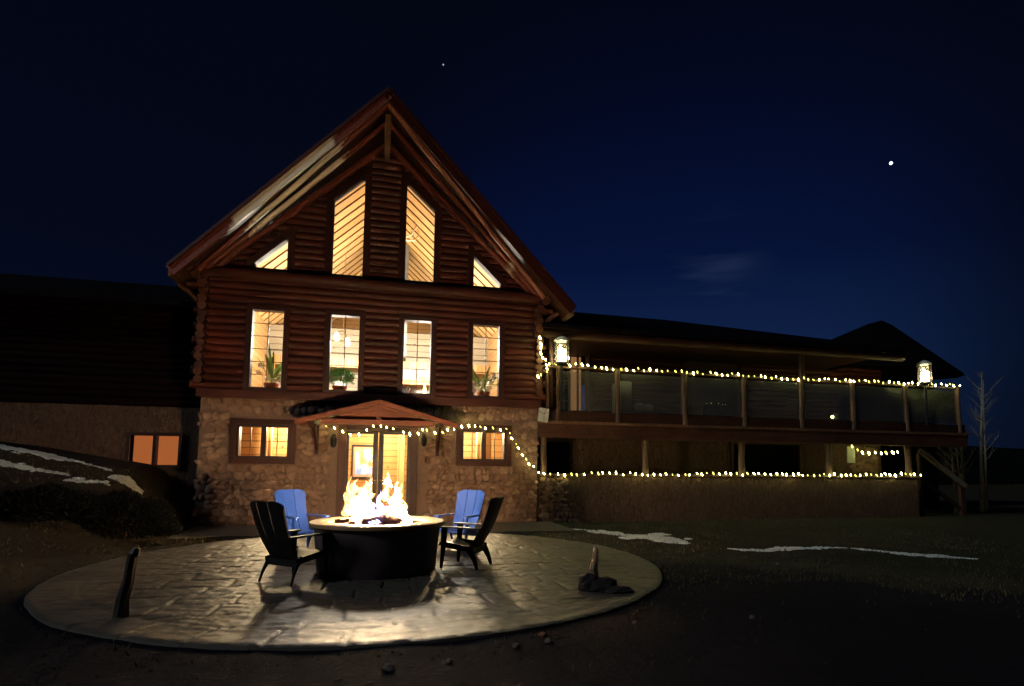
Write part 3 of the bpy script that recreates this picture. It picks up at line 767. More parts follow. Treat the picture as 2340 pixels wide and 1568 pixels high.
leafy('potted_plant', (X0 + 2.62, YF + .47, 3.02), 'white flowering orchid in the upper window nearest the covered deck', 'plant', 'orchid')
t = empty('table_lamp', (X0 + 1.10, YF + .47, 3.02), 'small glowing amber lamp at the edge of the third tall window', 'lamp')
q = MB(); q.lathe([(0, 0), (.05, 0), (.05, .02), (.012, .05), (.012, .22), (0, .22)], n=12); q.build('base', 'brass', t, smooth=True)
MT['amber'] = emit('amber lamp glow', (1.0, .72, .28), 6)
q = MB(); q.lathe([(.045, .20), (.05, .26), (.032, .36), (.012, .45), (0, .46)], n=12); q.build('shade', 'amber', t, smooth=True)
t = empty('wooden_figurine', (X0 + .75, YF + .47, 3.02), 'carved tan figurine on the shelf in the third tall window', 'figurine')
q = MB()
q.blob((0, 0, .10), (.07, .05, .11), 8, 7, .1, 4); q.blob((.01, 0, .26), (.045, .04, .07), 8, 6, .1, 5); q.tube([(-.03, 0, .18), (-.10, 0, .30), (-.06, 0, .38)], [.018, .014, .008], 6); q.tube([(.04, 0, .18), (.11, .01, .26)], [.018, .009], 6)
q.build('figure', 'antler', t, smooth=True)
t = empty('antler_chandelier', (X0 + .42, YF + 2.0, 7.95), 'pale antler chandelier hanging behind the tall angled pane on the porch side', 'chandelier')
q = MB(); q.tube([(0, 0, .1), (0, 0, 1.0)], .012, 6); q.build('chain', 'iron', t)
for k in range(6):
    a = k * 1.047 + .3; q = MB(); c, s_ = math.cos(a), math.sin(a)
    q.tube([(0, 0, .1), (.18 * c, .18 * s_, -.10), (.42 * c, .42 * s_, -.06), (.55 * c, .55 * s_, .16), (.50 * c, .50 * s_, .34)], [.022, .026, .024, .018, .006], 7)
    q.tube([(.40 * c, .40 * s_, -.06), (.38 * c, .38 * s_, .16)], [.018, .005], 6); q.tube([(.53 * c, .53 * s_, .1), (.66 * c, .66 * s_, .2)], [.014, .004], 6)
    q.build('antler', 'antler', t, smooth=True)
t = empty('pendant_lamp', (X0 - 1.02, YF + 1.5, 4.62), 'pair of bright glass lamp shades hanging inside the second tall window', 'lamp')
q = MB(); q.tube([(-.16, 0, .28), (.0, 0, .34), (.12, 0, .16)], .012, 6); q.tube([(0, 0, .34), (0, 0, 2.5)], .008, 6); q.build('arm', 'brass', t)
MT['shade'] = emit('lit glass shade', (1.0, .90, .66), 9)
for dx, dz in ((-.16, .12), (.12, 0)):
    q = MB(); q.lathe([(.03, .16), (.06, .10), (.075, 0), (.06, -.06), (0, -.07)], (dx, 0, dz), 14); q.build('lamp_shade', 'shade', t, smooth=True)

# ------------------------------------------------------------------ covered deck to the right
deck = empty('covered_deck', (10, YF, 0), 'long two storey covered deck with glass rail and low stuccoed wall beside the log house', 'deck')
def D(mb, name, mat, parent=None, **k):
    o = mb.build(name, mat, None, **k); o.parent = parent or deck
    if not parent: o.matrix_parent_inverse = Matrix.Translation(Vector((-10, -YF, 0)))
    return o
XE = 15.95
q = MB(); q.box(3.90, XE, YF + .02, YF + .24, -.2, 1.16); kw = D(q, 'knee_wall', 'stucco')
q = MB(); q.box(3.90, XE + .04, YF - .03, YF + .28, 1.16, 1.21); D(q, 'wall_cap', 'beam', bevel=.01)
q = MB(); stones(q, 3.95, 5.1, -.05, 1.14, [(4.75, 5.3, .5, 1.2)], YF + .024, .15, .030, 9); D(q, 'stonework', 'stone', kw, smooth=True)
for x in (4.06, 6.94, 9.90, 12.83, 15.72):
    q = MB(); pts = [(x + random.uniform(-.012, .012), YF + .1, 1.21 + .93 * i / 4) for i in range(5)]
    q.tube(pts, [.095, .088, .085, .088, .098], 10); D(q, 'post', 'post', smooth=True)
q = MB(); q.box(3.86, 17.9, YF - .06, YF + .24, 2.14, 2.56); D(q, 'rim_beam', 'beam', bevel=.02)
q = MB(); q.box(3.86, 18.0, YF - .10, YF - .062, 2.50, 2.575); D(q, 'edge_board', 'post')
q = MB(); q.box(3.86, 17.9, YF + .0, YF + .06, 2.56, 2.84); D(q, 'rail_board', 'brownwall')
q = MB(); q.box(3.95, 18.3, YF + .24, YF + 3.4, 2.42, 2.55); D(q, 'deck_floor', 'brownwall')
ups = [3.93, 4.14, 4.42, 6.11, 8.09, 9.97, 11.87, 13.69, 15.66, 17.7]
for i, x in enumerate(ups):
    q = MB(); r = .075 if i > 2 else .05
    q.tube([(x + random.uniform(-.015, .015), YF + .03, 2.57 + 1.46 * k / 4) for k in range(5)], [r * 1.15, r, r * .95, r, r * 1.05], 10); D(q, 'rail_post', 'post', smooth=True)
q = MB(); q.tube([(3.9 + 13.9 * k / 20, YF + .03, 4.0 + random.uniform(-.01, .01)) for k in range(21)], .035, 8); D(q, 'top_rail', 'beam', smooth=True)
for a, b in zip(ups[2:-1], ups[3:]):
    q = MB(); q.box(a + .10, b - .10, YF + .025, YF + .037, 2.86, 3.92); D(q, 'glass_panel', 'railglass')
# back walls of the two storeys
q = MB(); wall_holes(q, 3.95, 17.9, 2.56, 5.6, [(5.75, 6.35, 3.2, 5.05), (9.9, 11.8, 2.56, 4.65)], YF + 3.0, YF + 3.2); bw = D(q, 'back_wall', 'brownwall')
q = MB(); zz = 2.66
while zz < 5.5:
    for x0, x1 in ((3.95, 5.65), (6.45, 9.8), (11.9, 17.8)): q.tube([(x0, YF + 3.0, zz), ((x0 + x1) / 2, YF + 2.99, zz), (x1, YF + 3.0, zz)], .09, 8)
    zz += .17
D(q, 'log_siding', 'log', bw, smooth=True)
MT['roomglow'] = emit('dim lit room', (.75, .34, .13), .35)
q = MB(); q.box(5.75, 6.35, YF + 3.6, YF + 3.62, 3.2, 5.05); D(q, 'window', 'roomglow')
q = MB(); q.box(5.65, 5.74, YF + 2.86, YF + 3.1, 3.15, 5.15); q.box(6.36, 6.45, YF + 2.86, YF + 3.1, 3.15, 5.15); q.box(5.74, 6.36, YF + 2.86, YF + 3.1, 5.06, 5.15); q.box(6.02, 6.06, YF + 3.0, YF + 3.1, 3.2, 5.06); D(q, 'window_frame', 'darkframe')
q = MB(); q.box(9.9, 11.8, YF + 3.19, YF + 3.20, 2.56, 4.65); D(q, 'glass_door', 'glass')
q = MB(); q.box(9.8, 9.9, YF + 2.9, YF + 3.1, 2.56, 4.75); q.box(11.8, 11.9, YF + 2.9, YF + 3.1, 2.56, 4.75); q.box(9.9, 11.8, YF + 2.9, YF + 3.1, 4.65, 4.75); D(q, 'door_frame', 'beam')
q = MB(); wall_holes(q, 3.95, 17.0, -.2, 2.42, [(4.25, 5.5, .0, 2.15), (11.1, 13.6, .9, 2.2)], YF + 2.3, YF + 2.5); D(q, 'lower_back_wall', 'stucco')
q = MB(); q.box(11.0, 11.1, YF + 2.2, YF + 2.42, .85, 2.25); q.box(13.6, 13.7, YF + 2.2, YF + 2.42, .85, 2.25); q.box(11.1, 13.6, YF + 2.2, YF + 2.42, 2.2, 2.26); D(q, 'opening_frame', 'beam')
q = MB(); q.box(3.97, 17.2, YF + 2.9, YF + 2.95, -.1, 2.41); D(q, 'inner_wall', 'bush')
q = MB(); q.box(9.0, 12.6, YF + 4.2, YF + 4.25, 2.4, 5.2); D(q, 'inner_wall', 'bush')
q = MB(); q.box(4.0, XE, YF + .25, YF + 2.3, -.1, .02); D(q, 'porch_floor', 'stucco')
q = MB(); q.box(14.95, 15.25, YF + 1.62, YF + 1.66, 1.62, 2.16); D(q, 'added_lit_patch', 'canvas')  # pale panel added to show a lit patch under the bulb loop
q = MB(); stones(q, 15.55, 16.9, .2, 2.3, [], YF + 2.28, .16, .05, 77); D(q, 'stonework', 'stone', smooth=True)
# roof over the deck
ey, ez = YF - .30, 5.08
q = MB(); q.tube([(3.75 + 11.8 * k / 16, YF - .04, 4.86 + random.uniform(-.012, .012)) for k in range(17)], .12, 10); D(q, 'eave_beam', 'beam', smooth=True)
for x in (4.25, 12.0):
    q = MB(); q.tube([(x, YF + .12, 2.56), (x, YF + .12, 4.78)], .085, 8); D(q, 'roof_post', 'brownwall', smooth=True)
q = MB()
rz_ = 6.52
q.slab([(3.9, ey, ez), (15.6, ey, ez), (9.4, YF + 3.5, rz_), (3.9, YF + 3.5, rz_ + .05)], .12)
q.slab([(3.9, YF + 3.5, rz_ + .05), (9.4, YF + 3.5, rz_), (12.5, YF + 9, ez), (3.9, YF + 9, ez)], .12)
q.slab([(15.6, ey, ez), (15.6, YF + 6.5, ez), (9.4, YF + 3.5, rz_)], .12)
D(q, 'roof', 'shingle')
q = MB(); q.box(3.95, 15.5, ey + .1, YF + 3.2, 5.0, 5.05); D(q, 'ceiling', 'brownwall')
hp = MB()   # hipped roof of the far pavilion
c = Vector((18.7, YF + 3.6, 7.22)); 
base = [(14.6, YF + .6, 5.1), (23.2, YF + .6, 5.1), (23.2, YF + 7, 5.1), (14.6, YF + 7, 5.1)]
prof = []
for lvl in range(9):
    u = lvl / 8; rr = (1 - u)
    z = 5.1 + (c.z - 5.1) * (u * 1.03 if u < .9 else .927 + .06 * (u - .9) / .1)
    ringp = []
    for k in range(16):
        a = 2 * math.pi * k / 16; ringp.append((c.x + (3.5 if math.cos(a) > 0 else 5.2) * rr * math.cos(a), c.y + 1.5 * rr * math.sin(a), z))
    prof.append(ringp)
vs = [v for r in prof for v in r]; fs = [(i * 16 + j, i * 16 + (j + 1) % 16, (i + 1) * 16 + (j + 1) % 16, (i + 1) * 16 + j) for i in range(8) for j in range(16)] + [tuple(range(15, -1, -1)), tuple(range(128, 144))]
hp.add(vs, fs); pv = empty('pavilion', (18.75, YF + 3.6, 0), 'dark pavilion with rounded peaked roof beyond the far end of the deck', 'pavilion')
o = hp.build('roof', 'shingle', smooth=True); at(pv, o)
q = MB(); q.box(18.0, 20.3, YF + 3.0, YF + 5.6, -.4, 5.1); at(pv, q.build('wall', 'bush'))
# stair rail at the far end
t = empty('stair_rail', (17.4, YF + .5, .9), 'sloping pale stair rail going down from the end of the deck', 'railing')
q = MB(); q.beam((-.88, -.09, 1.12), (.90, -.09, .0), .09, .14); q.build('handrail', 'bark', t)
q = MB(); q.beam((-.85, 0, .30), (.85, 0, -.80), .07, .10); q.build('stringer', 'brownwall', t)
for k in range(2):
    q = MB(); x = (-.80, .80)[k]; q.box(x - .05, x + .05, -.05, .05, -1.0, 1.02 - k * .95); q.build('post', 'beam', t)

# ------------------------------------------------------------------ lower wing on the other side of the gable
wing = empty('side_wing', (-6.5, YF + 1.2, 0), 'dark low wing with one orange lit window beyond the snowy bank', 'building')
def Wg(mb, name, mat, parent=None, **k):
    o = mb.build(name, mat, None, **k); o.parent = parent or wing
    if not parent: o.matrix_parent_inverse = Matrix.Translation(Vector((6.5, -YF - 1.2, 0)))
    return o
Y1 = YF + 1.2
hl = [(-5.84, -4.80, 1.34, 2.04)]
q = MB(); wall_holes(q, -16, -3.95, -.2, 2.74, hl, Y1, Y1 + .25); o = Wg(q, 'stone_wall', 'stucco')
q = MB(); stones(q, -15.8, -4.1, .6, 2.70, [(-5.98, -4.66, 1.2, 2.18)], Y1 + .02, .17, .02, 12); Wg(q, 'stonework', 'stone', o, smooth=True)
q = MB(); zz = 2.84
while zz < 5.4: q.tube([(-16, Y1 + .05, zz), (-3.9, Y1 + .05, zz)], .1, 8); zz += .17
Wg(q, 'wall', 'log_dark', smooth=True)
q = MB(); q.slab([(-16.2, Y1 - .5, 5.25), (-4.0, Y1 - .5, 5.25), (-4.0, Y1 + 3, 6.6), (-16.2, Y1 + 3, 6.6)], .12); q.slab([(-16.2, Y1 + 3, 6.6), (-4.0, Y1 + 3, 6.6), (-4.0, Y1 + 7, 5.25), (-16.2, Y1 + 7, 5.25)], .12); Wg(q, 'roof', 'shingle')
f = Wg(frame_poly([(-5.84, 1.34), (-4.80, 1.34), (-4.80, 2.04), (-5.84, 2.04)], .07, Y1 - .05, Y1 + .2), 'window', 'darkframe')
q = MB(); q.box(-5.36, -5.28, Y1 - .03, Y1 + .12, 1.34, 2.04); Wg(q, 'mullion', 'darkframe', f)
q = MB(); q.box(-5.84, -4.80, Y1 + .2, Y1 + .21, 1.34, 2.04); Wg(q, 'blind', 'curtain', f)
q = MB(); q.box(-5.84, -4.80, Y1 + .06, Y1 + .066, 1.34, 2.04); Wg(q, 'pane', 'glass', f)

# ------------------------------------------------------------------ fire pit
PX, PY = -.025, 7.845
pit = empty('fire_pit', (PX, PY, 0), 'round dark steel fire pit with pale rim burning in the middle of the patio', 'fire pit')
q = MB(); q.lathe([(.755, .0), (.762, .01), (.785, .30), (.815, .585), (.78, .585), (.72, .10), (0, .10)], n=72); q.build('drum', 'steel', pit, smooth=True)
q = MB(); q.lathe([(.60, .59), (.60, .625), (.605, .634), (.865, .634), (.872, .628), (.872, .590), (.60, .59)], n=72); q.build('rim', 'rim', pit, smooth=True)
q = MB(); q.lathe([(.60, .60), (.57, .56), (.30, .53), (0, .53)], n=48); q.build('fire_bowl', 'iron', pit, smooth=True)
q = MB(); rn = random.Random(5)
for i in range(150):
    a = rn.uniform(0, 6.28); r = math.sqrt(rn.random()) * .54; s_ = rn.uniform(.02, .045); q.blob((r * math.cos(a), r * math.sin(a), .545 + s_ * .5), s_, 6, 4, .25, rn.random())
q.build('lava_bed', 'lava', pit)
def wlog(a, b, r, label):
    q = MB(); a, b = Vector(a), Vector(b); pts = [a.lerp(b, k / 6) + Vector((0, 0, random.uniform(-.006, .006))) for k in range(7)]
    q.tube([p - a.lerp(b, .5) for p in pts], [r * random.uniform(.88, 1.1) for _ in pts], 10); o = q.build('firewood_log', 'firewood', smooth=True, loc=a.lerp(b, .5)); tag(o, label, 'log'); return o
wlog((PX - .22, PY - .18, .62), (PX + .30, PY - .02, .66), .065, 'charred split log lying across the front of the fire')
wlog((PX - .10, PY + .05, .70), (PX + .12, PY - .12, .73), .055, 'short charred log on top of the others in the flames')
wlog((PX - .34, PY - .06, .62), (PX - .02, PY + .26, .66), .06, 'charred log angled under the taller blaze by the left pane')
wlog((PX - .55, PY - .10, .648), (PX - .36, PY - .16, .652), .024, 'thin stick poking over the pit rim')
def tongue(mb, base, h, r, lean=(0, 0), seed=0, n=22, k=40, flat=.8, rag=1.0):
    rn = random.Random(seed); pts = []; rr = []; ph = rn.uniform(0, 6); ph2 = rn.uniform(0, 6)
    for i in range(k + 1):
        t = i / k; w = h * .09 * t
        pts.append((base[0] + lean[0] * t * t + w * math.sin(ph + t * 6), base[1] + lean[1] * t + w * .6 * math.sin(ph2 + t * 6), base[2] + h * t))
        if t < .36: pr_ = .55 + .45 * math.sin(t / .36 * math.pi / 2)
        else: pr_ = (1 - (t - .36) / .64) ** 1.15
        if t < .08: pr_ *= (t / .08) ** .5
        rr.append(max(.001, r * pr_))
    o0 = len(mb.v); mb.tube(pts, rr, n, True, flat)
    for i in range(o0, len(mb.v)):
        v = Vector(mb.v[i]); c = Vector(pts[min(k, (i - o0) // n)]); d = v - c
        s1 = noise.noise(Vector((v.x * 11, v.y * 11, v.z * 5 + seed))); s2 = noise.noise(Vector((v.x * 28, v.y * 28, v.z * 11 + seed * 3)))
        t = (c.z - base[2]) / h
        f = 1 + rag * (s1 * (1.1 + .5 * t) + s2 * .55)
        mb.v[i] = tuple(c + d * max(.05, f) + Vector((s1 * .03 * t, 0, s2 * .02)))
fire = empty('campfire', (PX, PY, .6), 'two bright yellow blazes joined by low blue flames in the round pit', 'fire')
def FL(name, mat, lst, rag=1.0):
    for i, (x, y, z, h, r, lx, sd) in enumerate(lst):
        q = MB(); tongue(q, (x, y, z - .6), h, r, (lx, 0), sd, rag=rag); o = q.build(name, mat, fire, smooth=True)
FL('flame', 'flame', [(-.21, .0, .68, .28, .135, .02, 1), (-.32, -.02, .70, .20, .085, -.03, 2), (-.13, .02, .74, .24, .075, .02, 3), (-.23, .05, .74, .34, .075, .02, 21), (-.27, -.05, .58, .24, .045, .02, 41),
    (.24, .0, .66, .28, .105, .0, 4), (.31, -.03, .60, .26, .065, -.01, 5), (.16, .03, .70, .20, .07, .0, 6), (.22, .04, .72, .42, .065, .04, 22)], 1.0)
FL('flame_tip', 'wisp', [(-.37, .0, .80, .42, .055, -.05, 7), (-.33, .02, .98, .22, .05, .03, 8), (-.14, .0, .90, .22, .06, .03, 9), (.06, .0, .88, .24, .065, .02, 10), (.09, .02, .86, .34, .04, .0, 11), (.27, .0, .92, .22, .04, .01, 12), (-.40, .0, .68, .26, .06, -.02, 23), (.33, .0, .64, .26, .05, .0, 24), (-.20, .0, .96, .20, .07, .03, 42)], 1.3)
FL('blue_flame', 'blueflame', [(-.20, -.12, .54, .18, .040, .0, 13), (-.02, -.08, .70, .14, .08, .02, 14), (.06, -.06, .72, .14, .06, -.02, 15), (.00, -.02, .74, .30, .035, .0, 16), (.04, .0, .74, .26, .028, -.03, 25), (-.08, -.22, .60, .07, .04, .0, 17), (.38, -.14, .56, .14, .03, 0, 26), (-.02, -.24, .61, .06, .05, 0, 27)], 1.0)

# ------------------------------------------------------------------ adirondack chairs
def rounded(w0, w1, h, r, k=5):
    # outline of a tapering back panel in (y, s): bottom width w0, top width w1, corner radius r
    pts = [(-w0 / 2, 0), (w0 / 2, 0)]
    for s, sg in ((1, 1), (-1, -1)):
        cxr = s * (w1 / 2 - r); rng = [i / k * math.pi / 2 for i in range(k + 1)]
        if s > 0: pts += [(cxr + r * math.cos(a), h - r + r * math.sin(a)) for a in rng]
        else: pts += [(cxr - r * math.sin(a), h - r + r * math.cos(a)) for a in rng]
    return pts
def make_chair(mat, label, group):
    t = empty('adirondack_chair', (0, 0, 0), label, 'chair', group)
    a = Vector((-.13, 0, .27)); b = Vector((-.45, 0, .95)); up = (b - a).normalized(); nrm = Vector((up.z, 0, -up.x)); Ln = (b - a).length
    th = .022
    # backrest: a wide centre panel and two side panels with narrow slits, gently dished
    def panel(y0, y1, top):
        q = MB(); ny, ns = 5, 12; vs = []
        for side in (0, 1):
            for i in range(ns + 1):
                s = i / ns
                for j in range(ny + 1):
                    y = y0 + (y1 - y0) * j / ny; y *= (.92 + .24 * s)
                    hgt = top(y / (.92 + .24 * s)) * s
                    dish = .5 * (y * y) * 1.1 - .03 * math.sin(math.pi * s)
                    p_ = a + up * (Ln * hgt) + nrm * (dish - side * th) + Vector((0, y, 0)); vs.append(p_)
        m_ = (ns + 1) * (ny + 1); fs = []
        for i in range(ns):
            for j in range(ny):
                k = i * (ny + 1) + j; fs.append((k, k + 1, k + ny + 2, k + ny + 1)); fs.append((m_ + k, m_ + k + ny + 1, m_ + k + ny + 2, m_ + k + 1))
        bd = [j for j in range(ny + 1)] + [i * (ny + 1) + ny for i in range(1, ns + 1)] + [ns * (ny + 1) + j for j in range(ny - 1, -1, -1)] + [i * (ny + 1) for i in range(ns - 1, 0, -1)]
        for i in range(len(bd)): k0, k1 = bd[i], bd[(i + 1) % len(bd)]; fs.append((k0, k0 + m_, k1 + m_, k1))
        q.add(vs, fs); return q
    top = lambda y: 1 - 1.9 * max(0, abs(y) - .10) ** 2 * 2.2 - (max(0, abs(y) - .19) * 2.6) ** 2 * 2
    back = MB()
    for y0, y1 in ((-.235, -.083), (-.077, .077), (.083, .235)):
        pq = panel(y0, y1, top); back.add(pq.v, pq.f)
    back.build('backrest', mat, t, smooth=True)
    # seat
    q = MB(); ns = 10; vs = []; hw = .25
    prof_ = [(-.15, .262), (-.10, .250), (0, .262), (.10, .292), (.20, .326), (.27, .345), (.31, .340), (.33, .315)]
    for side in (0, 1):
        for x, z in prof_:
            for j in range(5): y = -hw + 2 * hw * j / 4; vs.append((x, y, z - side * .024 - .012 * math.cos(y / hw * 1.5)))
    m_ = len(prof_) * 5; fs = []
    for i in range(len(prof_) - 1):
        for j in range(4): k = i * 5 + j; fs.append((k, k + 5, k + 6, k + 1)); fs.append((m_ + k, m_ + k + 1, m_ + k + 6, m_ + k + 5))
    bd = list(range(5)) + [i * 5 + 4 for i in range(1, len(prof_))] + [(len(prof_) - 1) * 5 + j for j in (3, 2, 1, 0)] + [i * 5 for i in range(len(prof_) - 2, 0, -1)]
    for i in range(len(bd)): k0, k1 = bd[i], bd[(i + 1) % len(bd)]; fs.append((k0, k1, k1 + m_, k0 + m_))
    q.add(vs, fs)
    for s in (-1, 1): q.beam((-.17, s * .245, .255), (.29, s * .245, .315), .028, .07)
    q.beam((-.15, -.24, .235), (-.15, .24, .235), .03, .08)
    q.build('seat', mat, t, smooth=True)
    for s in (-1, 1):
        q = MB(); n_ = 9; vs = []
        outl = [(-.27, .250), (-.20, .285), (.0, .300), (.20, .325), (.29, .330), (.335, .310), (.345, .275), (.325, .235), (.22, .225), (.0, .240), (-.27, .225)]
        for dz in (0, -.022): vs += [(x, s * y, .553 + dz - .03 * max(0, -x)) for x, y in outl]
        n_ = len(outl); q.add(vs, [tuple(range(n_)), tuple(range(2 * n_ - 1, n_ - 1, -1))] + [(i, i + n_, (i + 1) % n_ + n_, (i + 1) % n_) for i in range(n_)])
        q.build('armrest', mat, t, bevel=.004)
        q = MB(); q.tube([(.245, s * .265, .535), (.250, s * .268, .35), (.262, s * .275, .16), (.275, s * .285, .0)], [.050, .040, .030, .022], 8, True, .55); q.build('leg', mat, t, smooth=True)
        q = MB(); q.tube([(-.08, s * .24, .285), (-.15, s * .250, .21), (-.20, s * .258, .11), (-.235, s * .265, .0)], [.052, .044, .030, .020], 8, True, .55); q.build('leg', mat, t, smooth=True)
    return t
def put(t, x, y, deg): t.location = (x, y, .001); t.rotation_euler = (0, 0, R(deg)); return t
cb = make_chair('blue', 'blue adirondack chair behind the pit nearest the dark bank, lit by the fire', 'adirondack chairs around the fire pit')
put(cb, -1.24, 9.80, -52)
c2_ = copy_tree(cb); put(c2_, 1.30, 9.62, -127); c2_['label'] = 'blue adirondack chair behind the pit on the side of the covered deck'
ck = make_chair('black', 'black adirondack chair seen from behind, on the leaning stake side of the pit', 'adirondack chairs around the fire pit')
put(ck, -1.0, 7.24, 49)
c3_ = copy_tree(ck); put(c3_, 1.19, 7.86, 149); c3_['label'] = 'black adirondack chair seen side on between the pit and the split stake'

# ------------------------------------------------------------------ string lights
def catmull(pts, step):
    P = [Vector(p) for p in pts]; out = []
    for i in range(len(P) - 1):
        k = max(1, int((P[i + 1] - P[i]).length / .02))
        for j in range(k): out.append(P[i].lerp(P[i + 1], j / k))
    out.append(P[-1]); d = 0; res = [out[0]]
    for a, b in zip(out, out[1:]):
        d += (b - a).length
        if d >= step: res.append(b); d = 0
    return out, res
def string(label, pts, step, sag=.02, seed=0, size=.021, big=.3):
    rn = random.Random(seed); path, bl = catmull(pts, step); base = path[0]
    t = empty('string_lights', base, label, 'string lights')
    q = MB(); wp = [p - base + Vector((0, 0, sag * math.sin(i * .9) * .5)) for i, p in enumerate(path[::10] + [path[-1]])]
    q.tube(wp, .006, 5); q.build('wire', 'wire', t)
    protos = []
    for k in range(2):
        b_ = MB(); b_.lathe([(.006, .018), (.012, .010), (.014, -.004), (.008, -.020), (0, -.026)], n=8); me = b_.build('bulb', 'bulb' if k == 0 else 'bulb2', None, smooth=True)
        protos.append(me)
    first = [True, True]
    for i, p in enumerate(bl):
        k = 0 if rn.random() < .70 else 1
        if first[k]: o = protos[k]; first[k] = False
        else: o = protos[k].copy(); COL.objects.link(o)
        o.parent = t; s_ = (size / .021) * rn.uniform(.7, 1.4) * (1.12 if k == 0 else 1.1)
        o.location = p - base + Vector((rn.uniform(-.035, .035), rn.uniform(-.02, .0), rn.uniform(-.035, .035))); o.scale = (s_ * .9, s_ * .9, s_ * 1.35); o.rotation_euler = (rn.uniform(-.4, .4), rn.uniform(-.75, -.15), 0)
    for k in (0, 1):
        if first[k]: bpy.data.objects.remove(protos[k])
    return t
ys_ = YF - .17
string('warm string lights swagged under the small door canopy', [(-1.42, ys_, 2.38), (-1.20, ys_, 2.24), (-.96, ys_, 2.18), (-.66, ys_, 2.09), (-.36, ys_, 2.20), (-.14, ys_, 2.36), (.10, ys_, 2.26), (.50, ys_, 2.16), (.80, ys_, 2.14), (1.02, ys_, 2.30)], .17, seed=1, size=.018)
string('warm string lights over the small window and down the stone corner to the low wall', [(1.06, ys_, 2.22), (1.4, ys_, 2.20), (1.7, ys_, 2.28), (2.0, ys_, 2.36), (2.5, ys_, 2.34), (3.05, ys_, 2.31), (3.16, ys_, 2.15), (3.3, ys_, 1.85), (3.5, ys_, 1.55), (3.72, ys_, 1.36), (3.95, ys_, 1.20)], .145, seed=2, size=.019)
string('warm string lights running along the top of the low stuccoed wall', [(4.03, YF - .08, 1.205), (15.98, YF - .08, 1.265)], .165, seed=3, size=.0215)
string('warm string lights along the top rail of the upper deck', [(4.16, YF - .06, 4.09), (6.1, YF - .06, 4.03), (8.1, YF - .06, 4.05), (11.0, YF - .06, 4.02), (13.6, YF - .06, 4.04), (15.7, YF - .06, 4.06), (17.75, YF - .06, 4.09)], .168, seed=4, size=.0215)
string('tangle of warm lights climbing the log ends beside the tall lamp', [(3.80, YF - .34, 4.66), (3.88, YF - .34, 4.42), (3.86, YF - .34, 4.15), (4.0, YF - .30, 4.05), (4.06, YF - .30, 3.92), (3.97, YF - .34, 3.78), (3.76, YF - .34, 3.72), (3.72, YF - .34, 3.6)], .115, seed=5, size=.024)
string('short loop of warm lights hanging under the far end of the deck', [(15.02, YF + 1.5, 2.20), (15.15, YF + 1.5, 2.05), (15.5, YF + 1.5, 1.92), (16.3, YF + 1.5, 1.96), (17.0, YF + 1.5, 2.0)], .24, seed=6, size=.03)
string('second strand of warm lights drooping behind the far rail corner', [(15.9, YF + .9, 4.02), (16.5, YF + .9, 3.86), (17.2, YF + .9, 3.84), (17.9, YF + .9, 4.0)], .17, seed=8, size=.026)

# ------------------------------------------------------------------ flame lamps on the rail
def make_torch():
    t = empty('flame_lamp', (0, 0, 0), '', 'lamp', 'flame lamps on the deck rail')
    q = MB(); q.tube([(0, 0, 0), (0, 0, 1.24)], .035, 10); q.build('pole', 'iron', t, smooth=True)
    q = MB(); q.lathe([(0, 1.22), (.06, 1.22), (.13, 1.27), (.135, 1.31), (.11, 1.32), (0, 1.32)], n=20); q.build('burner', 'iron', t, smooth=True)
    q = MB(); q.lathe([(.160, 1.28), (.165, 1.50), (.165, 1.86), (.158, 1.86), (.158, 1.50), (.153, 1.28)], n=24); q.build('glass_chimney', 'lampglass', t, smooth=True)
    q = MB(); q.lathe([(0, 2.01), (.06, 1.99), (.15, 1.93), (.185, 1.875), (.175, 1.865), (0, 1.88)], n=24); q.build('cap', 'canvas', t, smooth=True)
    q = MB(); tongue(q, (0, 0, 1.31), .48, .105, (-.02, 0), 31, n=10); tongue(q, (.03, 0, 1.31), .30, .09, (.02, 0), 32, n=10); q.build('flame', 'lampflame', t, smooth=True)
    q = MB()
    for k in range(3):
        a = k * 2.094 + .4; q.tube([(.168 * math.cos(a), .168 * math.sin(a), 1.29), (.168 * math.cos(a), .168 * math.sin(a), 1.88)], .006, 5)
    q.build('cage_rod', 'iron', t)
    return t
t1 = make_torch(); t1.scale = (1.12, 1.12, 1.0); t1.location = (4.43, YF - .28, 2.76); t1['label'] = 'tall glass flame lamp at the house end of the deck rail'
t2 = copy_tree(t1); t2.location = (16.30, YF - .10, 2.80); t2['label'] = 'glass flame lamp at the far end of the deck rail'

# wall sconces
sc0 = empty('wall_sconce', (-1.13, YF - .03, 2.0), 'unlit black wall sconce between the canopy bracket and the lit picture side of the doors', 'wall light', 'black wall sconces beside the door')
q = MB(); q.box(-.04, .04, -.03, .02, -.05, .10); q.tube([(0, -.02, .06), (0, -.12, .09), (0, -.12, .03)], .010, 6); q.build('bracket', 'iron', sc0)
q = MB(); q.lathe([(.02, .05), (.07, -.01), (.06, -.17), (.03, -.21), (0, -.22)], (0, -.12, 0), 8); q.build('lantern', 'iron', sc0)
sc1 = copy_tree(sc0); sc1.location = (.97, YF - .03, 2.06); sc1['label'] = 'unlit black wall sconce between the doors and the small window under the lights'

